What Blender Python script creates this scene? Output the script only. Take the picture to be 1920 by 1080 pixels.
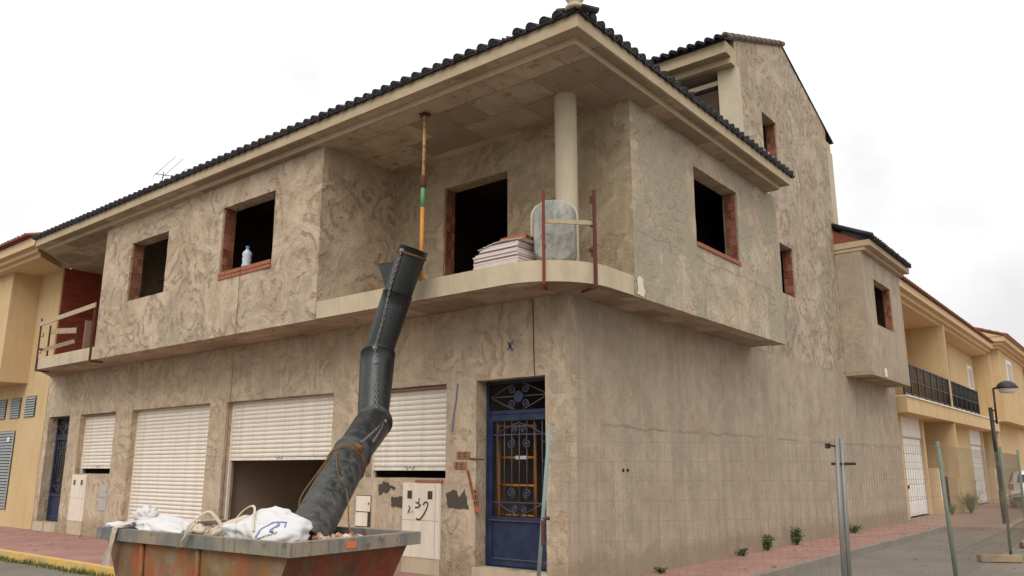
import bpy, math, random
from mathutils import Vector, Matrix, noise
R = math.radians
rnd = random.Random(7)
scene = bpy.context.scene
col = scene.collection
for o in list(bpy.data.objects): bpy.data.objects.remove(o)

# ------------------------------------------------------------------ camera, sky, sun, exposure
cam = bpy.data.cameras.new('camera'); cam.sensor_width = 36; cam.lens = 28.056; cam.clip_end = 2000
co = bpy.data.objects.new('camera', cam); col.objects.link(co)
yaw, pit = R(128.726), R(12.725)
co.location = (6.301, -9.037, 1.55)
fw = Vector((math.cos(pit)*math.cos(yaw), math.cos(pit)*math.sin(yaw), math.sin(pit)))
co.rotation_euler = fw.to_track_quat('-Z', 'Y').to_euler()
scene.camera = co

SUN_EL, SUN_AZ = 44, 297        # azimuth of the sun, degrees counter-clockwise from +X
w = bpy.data.worlds.new('World'); scene.world = w; w.use_nodes = True
nt = w.node_tree; N = nt.nodes; Lk = nt.links; N.clear()
sky = N.new('ShaderNodeTexSky'); sky.sky_type = 'NISHITA'; sky.sun_disc = False
sky.sun_elevation = R(SUN_EL); sky.sun_rotation = R(90 - SUN_AZ); sky.air_density = 1.5; sky.dust_density = 6
hs = N.new('ShaderNodeHueSaturation'); hs.inputs['Saturation'].default_value = .15
Lk.new(sky.outputs[0], hs.inputs['Color'])
tc = N.new('ShaderNodeTexCoord'); ns = N.new('ShaderNodeTexNoise'); ns.inputs['Scale'].default_value = 3.5
ns.inputs['Detail'].default_value = 7; Lk.new(tc.outputs['Generated'], ns.inputs['Vector'])
rp = N.new('ShaderNodeValToRGB'); rp.color_ramp.elements[0].position = .28; rp.color_ramp.elements[1].position = .66
rp.color_ramp.elements[0].color = (13.6, 13.6, 13.9, 1); rp.color_ramp.elements[1].color = (21.6, 21.5, 21.3, 1)
Lk.new(ns.outputs['Fac'], rp.inputs['Fac'])
mx = N.new('ShaderNodeMixRGB'); mx.inputs['Fac'].default_value = .88
Lk.new(hs.outputs[0], mx.inputs[1]); Lk.new(rp.outputs[0], mx.inputs[2])
sz = N.new('ShaderNodeSeparateXYZ'); Lk.new(tc.outputs['Generated'], sz.inputs[0])
g1 = N.new('ShaderNodeMath'); g1.operation = 'MAXIMUM'; Lk.new(sz.outputs[2], g1.inputs[0]); g1.inputs[1].default_value = 0
g2 = N.new('ShaderNodeMath'); g2.operation = 'MULTIPLY_ADD'; Lk.new(g1.outputs[0], g2.inputs[0]); g2.inputs[1].default_value = .56; g2.inputs[2].default_value = .44
mg = N.new('ShaderNodeVectorMath'); mg.operation = 'SCALE'; Lk.new(mx.outputs[0], mg.inputs[0]); Lk.new(g2.outputs[0], mg.inputs['Scale'])
bg = N.new('ShaderNodeBackground'); bg.inputs['Strength'].default_value = .1
out = N.new('ShaderNodeOutputWorld'); Lk.new(mg.outputs[0], bg.inputs['Color']); Lk.new(bg.outputs[0], out.inputs[0])

sl = bpy.data.lights.new('sun', 'SUN'); sl.energy = 1.2; sl.angle = R(35); sl.color = (1, .96, .9)
so = bpy.data.objects.new('sun', sl); col.objects.link(so); so.location = (0, -20, 30)
sd = Vector((math.cos(R(SUN_EL))*math.cos(R(SUN_AZ)), math.cos(R(SUN_EL))*math.sin(R(SUN_AZ)), math.sin(R(SUN_EL))))
so.rotation_euler = sd.to_track_quat('Z', 'Y').to_euler()
scene.view_settings.view_transform = 'Standard'; scene.view_settings.look = 'None'
scene.view_settings.gamma = 1; scene.view_settings.exposure = 0.12
scene.render.engine = 'CYCLES'
scene.cycles.max_bounces = 8; scene.cycles.diffuse_bounces = 5

# ------------------------------------------------------------------ materials
def S(r, g, b):
    f = lambda c: (c/255/12.92 if c/255 <= .04045 else ((c/255+.055)/1.055)**2.4)
    return (f(r), f(g), f(b), 1)
def scl(c, k): return (c[0]*k, c[1]*k, c[2]*k, 1)
class NT:
    def __init__(s, name, rough=.85, spec=.3, metal=0):
        s.m = bpy.data.materials.new(name); s.m.use_nodes = True; s.t = s.m.node_tree
        s.b = s.t.nodes['Principled BSDF']; s.b.inputs['Roughness'].default_value = rough
        s.b.inputs['Specular IOR Level'].default_value = spec; s.b.inputs['Metallic'].default_value = metal
        s.tc = s.n('TexCoord').outputs['Object']
    def n(s, k): return s.t.nodes.new('ShaderNode'+k)
    def l(s, a, b): s.t.links.new(a, b)
    def vec(s, scale=(1, 1, 1), src=None, rot=(0, 0, 0)):
        m = s.n('Mapping'); m.inputs['Scale'].default_value = scale; m.inputs['Rotation'].default_value = rot
        s.l(src or s.tc, m.inputs[0]); return m.outputs[0]
    def noise(s, scale, detail=4, vec=None, rough=.55, dist=0, out='Fac'):
        n = s.n('TexNoise'); n.inputs['Scale'].default_value = scale; n.inputs['Detail'].default_value = detail
        n.inputs['Roughness'].default_value = rough; n.inputs['Distortion'].default_value = dist
        s.l(vec or s.tc, n.inputs['Vector']); return n.outputs[out]
    def ramp(s, f, *st):
        r = s.n('ValToRGB'); e = r.color_ramp.elements
        while len(e) < len(st): e.new(.5)
        for i, (p, c) in enumerate(st): e[i].position = p; e[i].color = c if isinstance(c, tuple) else (c, c, c, 1)
        s.l(f, r.inputs[0]); return r.outputs[0]
    def mix(s, f, a, b, mode='MIX'):
        m = s.n('MixRGB'); m.blend_type = mode
        for i, v in ((0, f), (1, a), (2, b)):
            if isinstance(v, (int, float)): m.inputs[i].default_value = v if i == 0 else (v, v, v, 1)
            elif isinstance(v, tuple): m.inputs[i].default_value = v
            else: s.l(v, m.inputs[i])
        return m.outputs[0]
    def math(s, op, a, b=0):
        m = s.n('Math'); m.operation = op
        for i, v in ((0, a), (1, b)):
            if isinstance(v, (int, float)): m.inputs[i].default_value = v
            else: s.l(v, m.inputs[i])
        return m.outputs[0]
    def sep(s, k):
        n = s.n('SeparateXYZ'); s.l(s.tc, n.inputs[0]); return n.outputs[k]
    def bump(s, h, strength=.5, dist=.02, prev=None):
        b = s.n('Bump'); b.inputs['Strength'].default_value = strength; b.inputs['Distance'].default_value = dist
        s.l(h, b.inputs['Height'])
        if prev is not None: s.l(prev, b.inputs['Normal'])
        s.l(b.outputs[0], s.b.inputs['Normal']); return b.outputs[0]
    def done(s, c):
        if isinstance(c, tuple): s.b.inputs['Base Color'].default_value = c
        else: s.l(c, s.b.inputs['Base Color'])
        return s.m

def plaster(name, base, swirl=1.0, streak=0., green=0., size=1., joint=(), blotch=1., crack=0.):
    """rough cement render: drying blotches, long smeared trowel strokes, broken arcs, grit, cracks"""
    k = NT(name, .93, .12)
    def warped(freq, amp, det=1):
        v = k.n('VectorMath'); v.operation = 'MULTIPLY_ADD'; k.l(k.noise(freq, det, None, .5, 0, 'Color'), v.inputs[0]); v.inputs[1].default_value = (amp, amp, amp); k.l(k.tc, v.inputs[2]); return v.outputs[0]
    flow = warped(.95*size, 2.6); loc = warped(2.6, .35, 3)
    st1 = k.noise(1.9*size, 9, flow, .66)                       # long smears that follow the trowel
    st2 = k.noise(5.2*size, 7, flow, .68)
    vo = k.n('TexVoronoi'); vo.inputs['Scale'].default_value = 1.25*size; k.l(loc, vo.inputs['Vector'])
    dn = k.math('ADD', vo.outputs['Distance'], k.math('MULTIPLY', k.noise(3.5, 6, None, .66), .34))
    arc = k.math('SINE', k.math('MULTIPLY', dn, 32))
    am = k.math('MULTIPLY', k.ramp(k.noise(1.2, 3, None, .6), (.44, .0), (.53, 1.)), k.ramp(k.noise(6.5, 5, None, .65), (.36, 0.), (.54, 1.)))
    arcn = k.math('MULTIPLY', k.ramp(arc, (.2, 0.), (.8, 1.)), am)
    fine = k.noise(30, 6, None, .75); grit = k.noise(110, 3, None, .7)
    big = k.noise(.42, 4, None, .6); mid = k.noise(2.0, 7, None, .7); pat = k.noise(.9, 5, None, .62)
    warm = (base[0]*.70, base[1]*.58, base[2]*.48, 1); cool = (base[0]*.58, base[1]*.62, base[2]*.63, 1); lite = (base[0]*1.5, base[1]*1.5, base[2]*1.5, 1)
    dark = k.mix(k.ramp(pat, (.44, 0.), (.56, 1.)), warm, cool)
    c = k.mix(k.ramp(big, (.36, 0.), (.64, 1.)), scl(base, .90), scl(base, 1.10))
    c = k.mix(k.math('MULTIPLY', k.ramp(mid, (.48, 0.), (.62, 1.)), .62*blotch), c, dark)
    c = k.mix(k.math('MULTIPLY', k.ramp(mid, (.30, 1.), (.45, 0.)), .40*blotch), c, lite)
    sm = .35+.65*swirl
    c = k.mix(k.math('MULTIPLY', k.ramp(st1, (.47, 0.), (.62, 1.)), .66*sm), c, dark)
    c = k.mix(k.math('MULTIPLY', k.ramp(st1, (.34, 1.), (.50, 0.)), .50*sm), c, lite)
    c = k.mix(k.math('MULTIPLY', k.ramp(st2, (.49, 0.), (.62, 1.)), .40*sm), c, scl(dark, .9) if isinstance(dark, tuple) else dark)
    c = k.mix(k.math('MULTIPLY', k.ramp(st2, (.38, 1.), (.46, 0.)), .34*sm), c, lite)
    if swirl: c = k.mix(k.math('MULTIPLY', arcn, .88*swirl), c, scl(warm, .80))
    if streak:
        s1 = k.noise(1, 6, k.vec((3.2, 3.2, .25)), .65)
        c = k.mix(k.math('MULTIPLY', k.ramp(s1, (.47, 0.), (.60, 1.)), streak), c, scl(base, .66))
        s2 = k.noise(1, 5, k.vec((8, 8, .5)), .65)
        c = k.mix(k.math('MULTIPLY', k.ramp(s2, (.53, 0.), (.64, 1.)), streak*.8), c, lite)
    if green:
        c = k.mix(k.math('MULTIPLY', k.ramp(k.noise(.75, 4), (.48, 0.), (.53, 1.)), green), c, k.mix(mid, S(112, 114, 96), S(160, 160, 140)))
    for jz in joint:                                   # rough day joints between lifts of render
        dz = k.math('ABSOLUTE', k.math('SUBTRACT', k.math('ADD', k.sep(2), k.math('MULTIPLY', k.noise(2.2, 6, None, .65), .22)), jz+.11))
        part = k.ramp(k.noise(.9, 3), (.40, 0.), (.5, 1.))
        c = k.mix(k.math('MULTIPLY', k.math('MULTIPLY', k.ramp(dz, (.006, 1.), (.026, 0.)), part), .75), c, scl(base, .38))
    if crack:
        cn = k.noise(1.8*size, 6, loc, .6, .6)
        cr = k.math('MULTIPLY', k.ramp(k.math('ABSOLUTE', k.math('SUBTRACT', cn, .5)), (.004, 1.), (.022, 0.)), k.ramp(k.noise(1.3, 3), (.45, 0.), (.55, 1.)))
        c = k.mix(k.math('MULTIPLY', cr, crack), c, scl(base, .38))
    zz = k.math('ADD', k.sep(2), k.math('MULTIPLY', k.noise(3, 4), -.5))
    c = k.mix(k.ramp(zz, (.0, .5), (.2, 0.)), c, S(108, 88, 64))
    c = k.mix(.26, c, k.mix(k.ramp(fine, (.3, 0.), (.7, 1.)), scl(base, .4), scl(base, 1.5)))
    c = k.mix(.10, c, k.mix(grit, scl(base, .2), scl(base, 1.8)))
    c = k.mix(k.math('MULTIPLY', k.ramp(k.noise(16, 4, None, .7), (.66, 0.), (.72, 1.)), .45), c, scl(base, .4))      # pock marks
    h = k.math('ADD', k.math('MULTIPLY', arcn, -.4*swirl), k.math('MULTIPLY', fine, .34))
    h = k.math('ADD', h, k.math('MULTIPLY', st1, -1.0*sm)); h = k.math('ADD', h, k.math('MULTIPLY', st2, -.8*sm)); h = k.math('ADD', h, k.math('MULTIPLY', mid, .5))
    k.bump(h, 1., .035)
    return k.done(c)

def simple(name, c, rough=.7, spec=.3, var=.12, scale=6, bump=0, metal=0, dirt=None, dirta=.5, dscale=2.5):
    k = NT(name, rough, spec, metal)
    cc = k.mix(k.noise(scale, 5), scl(c, 1-var), scl(c, 1+var))
    if dirt: cc = k.mix(k.math('MULTIPLY', k.ramp(k.noise(dscale, 6, None, .65), (.42, 0.), (.68, 1.)), dirta), cc, dirt)
    if bump: k.bump(k.noise(scale*5, 5), bump, .01)
    return k.done(cc)

def streaky(name, c, dirt, amt=.5, rough=.6, spec=.3, vs=(7, 7, .7)):
    k = NT(name, rough, spec)
    cc = k.mix(k.noise(5, 5), scl(c, .88), scl(c, 1.1))
    cc = k.mix(k.math('MULTIPLY', k.ramp(k.noise(1, 6, k.vec(vs), .65), (.45, 0.), (.72, 1.)), amt), cc, dirt)
    return k.done(cc)

M = {}
M['plaster_front'] = plaster('plaster_front', S(184, 165, 143), 1.0, size=.72)
M['plaster_ground'] = plaster('plaster_ground', S(190, 172, 148), .8, .3, size=.85)
M['plaster_side'] = plaster('plaster_side', S(173, 157, 137), .0, .36, joint=(2.15, 3.98), blotch=1.0, crack=.3)
M['plaster_tower'] = plaster('plaster_tower', S(177, 161, 141), 1.0, .1, size=.6, blotch=1.1, crack=.5)
M['plaster_sideup'] = plaster('plaster_sideup', S(188, 171, 149), .45, .2, .65, joint=(4.95,), blotch=1.0, crack=.8)
M['plaster_log'] = plaster('plaster_log', S(170, 153, 128), .8, .3, size=.8)
M['interior'] = simple('interior', S(150, 134, 116), .95, .1, .15, 2)
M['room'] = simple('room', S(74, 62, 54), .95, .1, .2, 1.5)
M['concrete'] = streaky('concrete', S(190, 174, 148), S(138, 122, 100), .45, .9, .15, (3, 3, 1.2))
M['cornice'] = streaky('cornice', S(182, 164, 136), S(140, 122, 98), .5, .9, .15, (1.5, 1.5, 4))
k = NT('soffit', .95, .1)
br = k.n('TexBrick'); br.inputs['Scale'].default_value = 1; br.inputs['Brick Width'].default_value = 1.25; br.inputs['Row Height'].default_value = .62
br.inputs['Mortar Size'].default_value = .012; br.inputs['Mortar Smooth'].default_value = 1; br.inputs['Color1'].default_value = scl(S(170, 154, 136), .68); br.inputs['Color2'].default_value = scl(S(170, 154, 136), 1.28)
br.inputs['Mortar'].default_value = S(112, 94, 78)
vv = k.n('VectorMath'); vv.operation = 'MULTIPLY_ADD'; k.l(k.noise(2.4, 4, None, .6, 0, 'Color'), vv.inputs[0]); vv.inputs[1].default_value = (.12, .12, 0); k.l(k.vec((1, 1, 0)), vv.inputs[2]); k.l(vv.outputs[0], br.inputs['Vector'])
c = k.mix(k.math('MULTIPLY', k.ramp(k.noise(1.3, 6, None, .65), (.45, 0.), (.62, 1.)), .5), br.outputs['Color'], S(140, 118, 98))
c = k.mix(k.math('MULTIPLY', k.ramp(k.noise(4.5, 6, None, .7), (.55, 0.), (.66, 1.)), .6), c, S(116, 90, 70))
k.bump(k.noise(9, 5), .4, .02); M['soffit'] = k.done(c)
M['tile'] = simple('tile', S(30, 25, 28), .55, .35, .4, 9, 0, 0, S(74, 68, 68), .3, 5)
M['tile_red'] = simple('tile_red', S(140, 84, 70), .8, .2, .3, 3, 0, 0, S(90, 66, 60), .5, 4)
M['tile_old'] = simple('tile_old', S(122, 104, 94), .85, .2, .3, 5, 0, 0, S(84, 70, 66), .6, 4)
M['brick'] = simple('brick', S(158, 96, 74), .9, .15, .22, 3, .3, 0, S(150, 128, 104), .35, 3)
M['brick_dark'] = simple('brick_dark', S(134, 72, 56), .9, .15, .25, 2.2, .3, 0, S(120, 98, 82), .4, 3)
M['mortar'] = simple('mortar', S(150, 132, 110), .95, .1, .2, 8, .5)
k = NT('brick_wall', .92, .1)
br = k.n('TexBrick'); br.inputs['Scale'].default_value = 1; br.inputs['Brick Width'].default_value = .25; br.inputs['Row Height'].default_value = .07
br.inputs['Mortar Size'].default_value = .006; br.inputs['Color1'].default_value = S(150, 74, 56); br.inputs['Color2'].default_value = S(126, 58, 46)
br.inputs['Mortar'].default_value = S(110, 70, 58)
mp = k.n('CombineXYZ'); k.l(k.sep(1), mp.inputs[0]); k.l(k.sep(2), mp.inputs[1]); k.l(mp.outputs[0], br.inputs['Vector'])
k.bump(br.outputs['Fac'], -.5, .01); M['brick_wall'] = k.done(br.outputs['Color'])
M['shutter'] = streaky('shutter', S(230, 222, 208), S(176, 160, 138), .5, .5, .35, (5, 5, 1.2))
M['cream'] = streaky('cream', S(190, 177, 152), S(150, 137, 116), .4, .9, .15, (6, 6, .6))
k = NT('yellow', .92, .1)
c = k.mix(k.noise(1.2, 5), S(190, 163, 122), S(204, 177, 134))
c = k.mix(k.math('MULTIPLY', k.ramp(k.noise(1, 6, k.vec((5, 5, .35)), .65), (.50, 0.), (.68, 1.)), .40), c, S(160, 136, 102))
c = k.mix(k.math('MULTIPLY', k.ramp(k.noise(.7, 5, None, .6), (.45, 0.), (.62, 1.)), .35), c, S(208, 184, 146))
k.bump(k.noise(40, 4), .2, .006); M['yellow'] = k.done(c)
M['yellow_trim'] = simple('yellow_trim', S(204, 178, 142), .9, .1, .05, 2)
M['white'] = simple('white', S(226, 222, 214), .6, .3, .04, 3, 0, 0, S(190, 180, 165), .3, 2)
M['box_white'] = streaky('box_white', S(224, 212, 194), S(186, 168, 144), .4, .55, .35)
M['box_dark'] = simple('box_dark', S(60, 48, 40), .3, .5)
M['box_grey'] = simple('box_grey', S(176, 166, 158), .6, .3)
M['blue'] = simple('blue', S(20, 35, 66), .5, .4, .12, 5, 0, 0, S(66, 70, 82), .45, 4)
M['blue_iron'] = simple('blue_iron', S(60, 68, 86), .5, .4, .2, 8, 0, 0, S(96, 84, 72), .35, 9)
M['orange'] = simple('orange', S(196, 124, 46), .6, .3, .15, 4, 0, 0, S(150, 84, 50), .4, 5)
M['chute'] = None
k = NT('chute', .36, .45)
c = k.mix(k.noise(4, 4), S(24, 27, 28), S(38, 41, 42))
zf = k.ramp(k.math('MULTIPLY', k.sep(2), .25), (.22, 1.), (.75, 0.))
dust = k.math('MULTIPLY', zf, k.ramp(k.math('ADD', k.noise(9, 8, None, .8), k.math('MULTIPLY', zf, .10)), (.50, 0.), (.66, 1.)))
drip = k.math('MULTIPLY', k.ramp(k.noise(1, 7, k.vec((11, 11, 3)), .75), (.56, 0.), (.66, 1.)), zf)
c = k.mix(k.math('MULTIPLY', dust, .34), c, S(120, 114, 104)); c = k.mix(k.math('MULTIPLY', drip, .34), c, S(150, 146, 138))
c = k.mix(k.math('MULTIPLY', k.ramp(k.noise(26, 5, None, .7), (.64, 0.), (.70, 1.)), .35), c, S(150, 146, 138))
k.l(k.ramp(dust, (0, .34), (1, .9)), k.b.inputs['Roughness']); M['chute'] = k.done(c)
M['chain'] = simple('chain', S(140, 136, 128), .5, .4, .25, 30, 0, .3)
M['rope'] = simple('rope', S(112, 84, 54), .95, .05, .3, 40)
M['rust'] = simple('rust', S(98, 60, 50), .85, .2, .35, 14, .4, 0, S(76, 52, 46), .6, 12)
M['rust_red'] = simple('rust_red', S(120, 58, 46), .8, .2, .3, 10, .3, 0, S(90, 60, 56), .5, 9)
M['prop_yellow'] = simple('prop_yellow', S(206, 140, 62), .7, .25, .15, 14, .2, 0, S(140, 84, 52), .35, 9)
M['prop_green'] = simple('prop_green', S(92, 150, 108), .7, .25, .15, 14)
M['prop_worn'] = simple('prop_worn', S(190, 160, 112), .8, .2, .2, 14, .3, 0, S(104, 66, 54), .95, 10)
M['wood'] = streaky('wood', S(178, 160, 134), S(136, 118, 96), .6, .85, .15, (14, 14, 14))
k = NT('trough', .85, .2)
c = k.mix(k.ramp(k.noise(3.2, 6, None, .7), (.42, 0.), (.58, 1.)), S(132, 134, 130), S(164, 160, 150))
c = k.mix(k.math('MULTIPLY', k.ramp(k.noise(1, 6, k.vec((16, 16, 3)), .7), (.52, 0.), (.62, 1.)), .5), c, S(180, 174, 162))
c = k.mix(k.math('MULTIPLY', k.ramp(k.noise(22, 5, None, .75), (.58, 0.), (.64, 1.)), .7), c, S(72, 74, 74)); k.bump(k.noise(14, 5), .5, .01); M['trough'] = k.done(c)
M['trough_rim'] = simple('trough_rim', S(188, 178, 160), .8, .2, .12, 8)
M['sheet'] = simple('sheet', S(206, 194, 188), .9, .1, .12, 12, .3)
M['sheet_dark'] = simple('sheet_dark', S(150, 124, 112), .9, .1, .12, 12, .3)
k = NT('skip_paint', .7, .3)
yy = k.sep(1)
big = k.noise(2.4, 6, None, .68)
stv = k.noise(1, 6, k.vec((9, 9, .9)), .65)
c = k.mix(k.ramp(big, (.45, 0.), (.6, 1.)), S(140, 66, 48), S(100, 64, 48))
c = k.mix(k.ramp(stv, (.46, 0.), (.62, .8)), c, S(108, 90, 66))
k.bump(big, .3, .02); M['skip_red'] = k.done(c)
k = NT('skip_side', .8, .2)
big = k.noise(1.7, 6, None, .68)
stv = k.noise(1, 6, k.vec((7, 7, .7)), .65)
c = k.mix(k.ramp(big, (.40, 0.), (.56, 1.)), S(138, 120, 98), S(116, 92, 68))
c = k.mix(k.math('MULTIPLY', k.ramp(stv, (.47, 0.), (.60, 1.)), .75), c, S(136, 102, 58))
c = k.mix(k.math('MULTIPLY', k.ramp(k.noise(2.2, 6, None, .72), (.50, 0.), (.58, 1.)), .75), c, S(152, 84, 52))
c = k.mix(k.math('MULTIPLY', k.ramp(k.noise(6, 6, None, .75), (.60, 0.), (.66, 1.)), .6), c, S(84, 70, 54))
k.bump(big, .3, .02); M['skip_side'] = k.done(c)
k = NT('skip_rim', .7, .3)
stv = k.noise(1, 6, k.vec((12, 12, .8)), .65); big = k.noise(2.2, 5)
c = k.mix(k.ramp(big, (.42, 0.), (.58, 1.)), S(112, 110, 104), S(140, 128, 108))
c = k.mix(k.math('MULTIPLY', k.ramp(stv, (.5, 0.), (.62, 1.)), .6), c, S(80, 92, 98))
c = k.mix(k.math('MULTIPLY', k.ramp(k.noise(8, 6, None, .7), (.58, 0.), (.64, 1.)), .7), c, S(96, 70, 52))
M['skip_rim'] = k.done(c)
k = NT('rubble', .95, .1)
c = k.mix(k.ramp(k.noise(18, 4), (.45, 0.), (.58, 1.)), S(176, 136, 114), S(198, 184, 166))
c = k.mix(k.ramp(k.noise(7, 4), (.5, 0.), (.62, .8)), c, S(146, 108, 88)); M['rubble'] = k.done(c)
M['sack'] = simple('sack', S(196, 193, 192), .75, .25, .04, 5, .2, 0, S(196, 190, 184), .35, 5)
M['sack_cream'] = simple('sack_cream', S(190, 178, 158), .9, .1, .1, 8, .3, 0, S(168, 148, 122), .5, 5)
M['ink'] = simple('ink', S(124, 128, 164), .8, .2)
M['ink_dark'] = simple('ink_dark', S(92, 94, 108), .8, .2)
M['black_paint'] = simple('black_paint', S(52, 48, 46), .8, .2, .2, 30)
M['blue_paint'] = simple('blue_paint', S(104, 108, 142), .95, .1, .2, 20)
M['cement_dark'] = simple('cement_dark', S(84, 76, 68), .95, .1, .18, 12, .4)
M['black_iron'] = simple('black_iron', S(34, 30, 32), .5, .4, .15, 8)
M['galv'] = simple('galv', S(126, 128, 122), .5, .4, .12, 6, 0, .25, S(120, 112, 98), .4, 8)
M['galv_green'] = simple('galv_green', S(104, 116, 102), .6, .3, .12, 6, 0, 0, S(120, 110, 96), .5, 8)
M['pole_blue'] = simple('pole_blue', S(122, 136, 134), .6, .3, .1, 6, 0, 0, S(130, 124, 112), .4, 7)
M['wire'] = simple('wire', S(128, 118, 104), .55, .3, .1, 6)
M['block'] = simple('block', S(150, 130, 106), .95, .1, .12, 6, .4)
M['glass_lamp'] = simple('glass_lamp', S(214, 204, 190), .35, .4, .03, 4)
M['leaf'] = simple('leaf', S(72, 88, 42), .7, .2, .4, 11)
M['leaf2'] = simple('leaf2', S(96, 104, 48), .7, .2, .4, 11)
M['car_white'] = simple('car_white', S(226, 224, 222), .25, .5, .02, 2)
M['car_glass'] = simple('car_glass', S(40, 42, 46), .1, .5)
M['tyre'] = simple('tyre', S(34, 32, 32), .85, .2)
M['tail'] = simple('tail', S(158, 52, 44), .25, .5)
M['bottle'] = simple('bottle', S(180, 190, 200), .2, .5, .45, 45)
M['cap_blue'] = simple('cap_blue', S(70, 104, 160), .5, .3)
M['antenna'] = simple('antenna', S(120, 120, 122), .5, .3)
M['string'] = simple('string', S(112, 84, 60), .9, .1)
M['cable'] = simple('cable', S(52, 42, 36), .8, .2)
M['vent'] = simple('vent', S(150, 156, 156), .5, .4)
M['vent_dark'] = simple('vent_dark', S(74, 74, 72), .8, .2)
# asphalt
k = NT('asphalt', .93, .15)
c = k.mix(k.ramp(k.noise(.6, 5, None, .6), (.35, 0.), (.65, 1.)), S(108, 101, 92), S(128, 120, 110))
c = k.mix(k.math('MULTIPLY', k.ramp(k.noise(1, 5, k.vec((.9, .35, 1)), .65), (.60, 0.), (.68, 1.)), .7), c, S(78, 72, 65))
c = k.mix(.35, c, k.mix(k.noise(70, 4, None, .8), S(80, 75, 69), S(150, 142, 131)))
k.bump(k.noise(90, 4, None, .8), .5, .006); M['asphalt'] = k.done(c)
k = NT('paving', .9, .15)
br = k.n('TexBrick'); br.offset = 0; br.inputs['Scale'].default_value = 1; br.inputs['Brick Width'].default_value = .2; br.inputs['Row Height'].default_value = .2
br.inputs['Mortar Size'].default_value = .005; br.inputs['Color1'].default_value = S(156, 119, 110); br.inputs['Color2'].default_value = S(145, 108, 100); br.inputs['Mortar'].default_value = S(140, 106, 96)
k.l(k.vec((1, 1, 0)), br.inputs['Vector'])
c = k.mix(k.math('MULTIPLY', k.ramp(k.noise(1.1, 6, None, .65), (.42, 0.), (.68, 1.)), .55), br.outputs['Color'], S(172, 140, 124))
c = k.mix(k.math('MULTIPLY', k.ramp(k.noise(3.5, 6, None, .7), (.60, 0.), (.70, 1.)), .6), c, S(120, 84, 74))
M['paving'] = k.done(c)
M['kerb'] = simple('kerb', S(140, 130, 118), .92, .15, .14, 4, .3, 0, S(110, 100, 90), .5, 2)
k = NT('kerb_yellow', .85, .2)
c = k.mix(k.ramp(k.noise(5, 6, None, .7), (.42, 0.), (.62, 1.)), S(212, 170, 86), S(184, 160, 118)); M['kerb_yellow'] = k.done(c)

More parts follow.
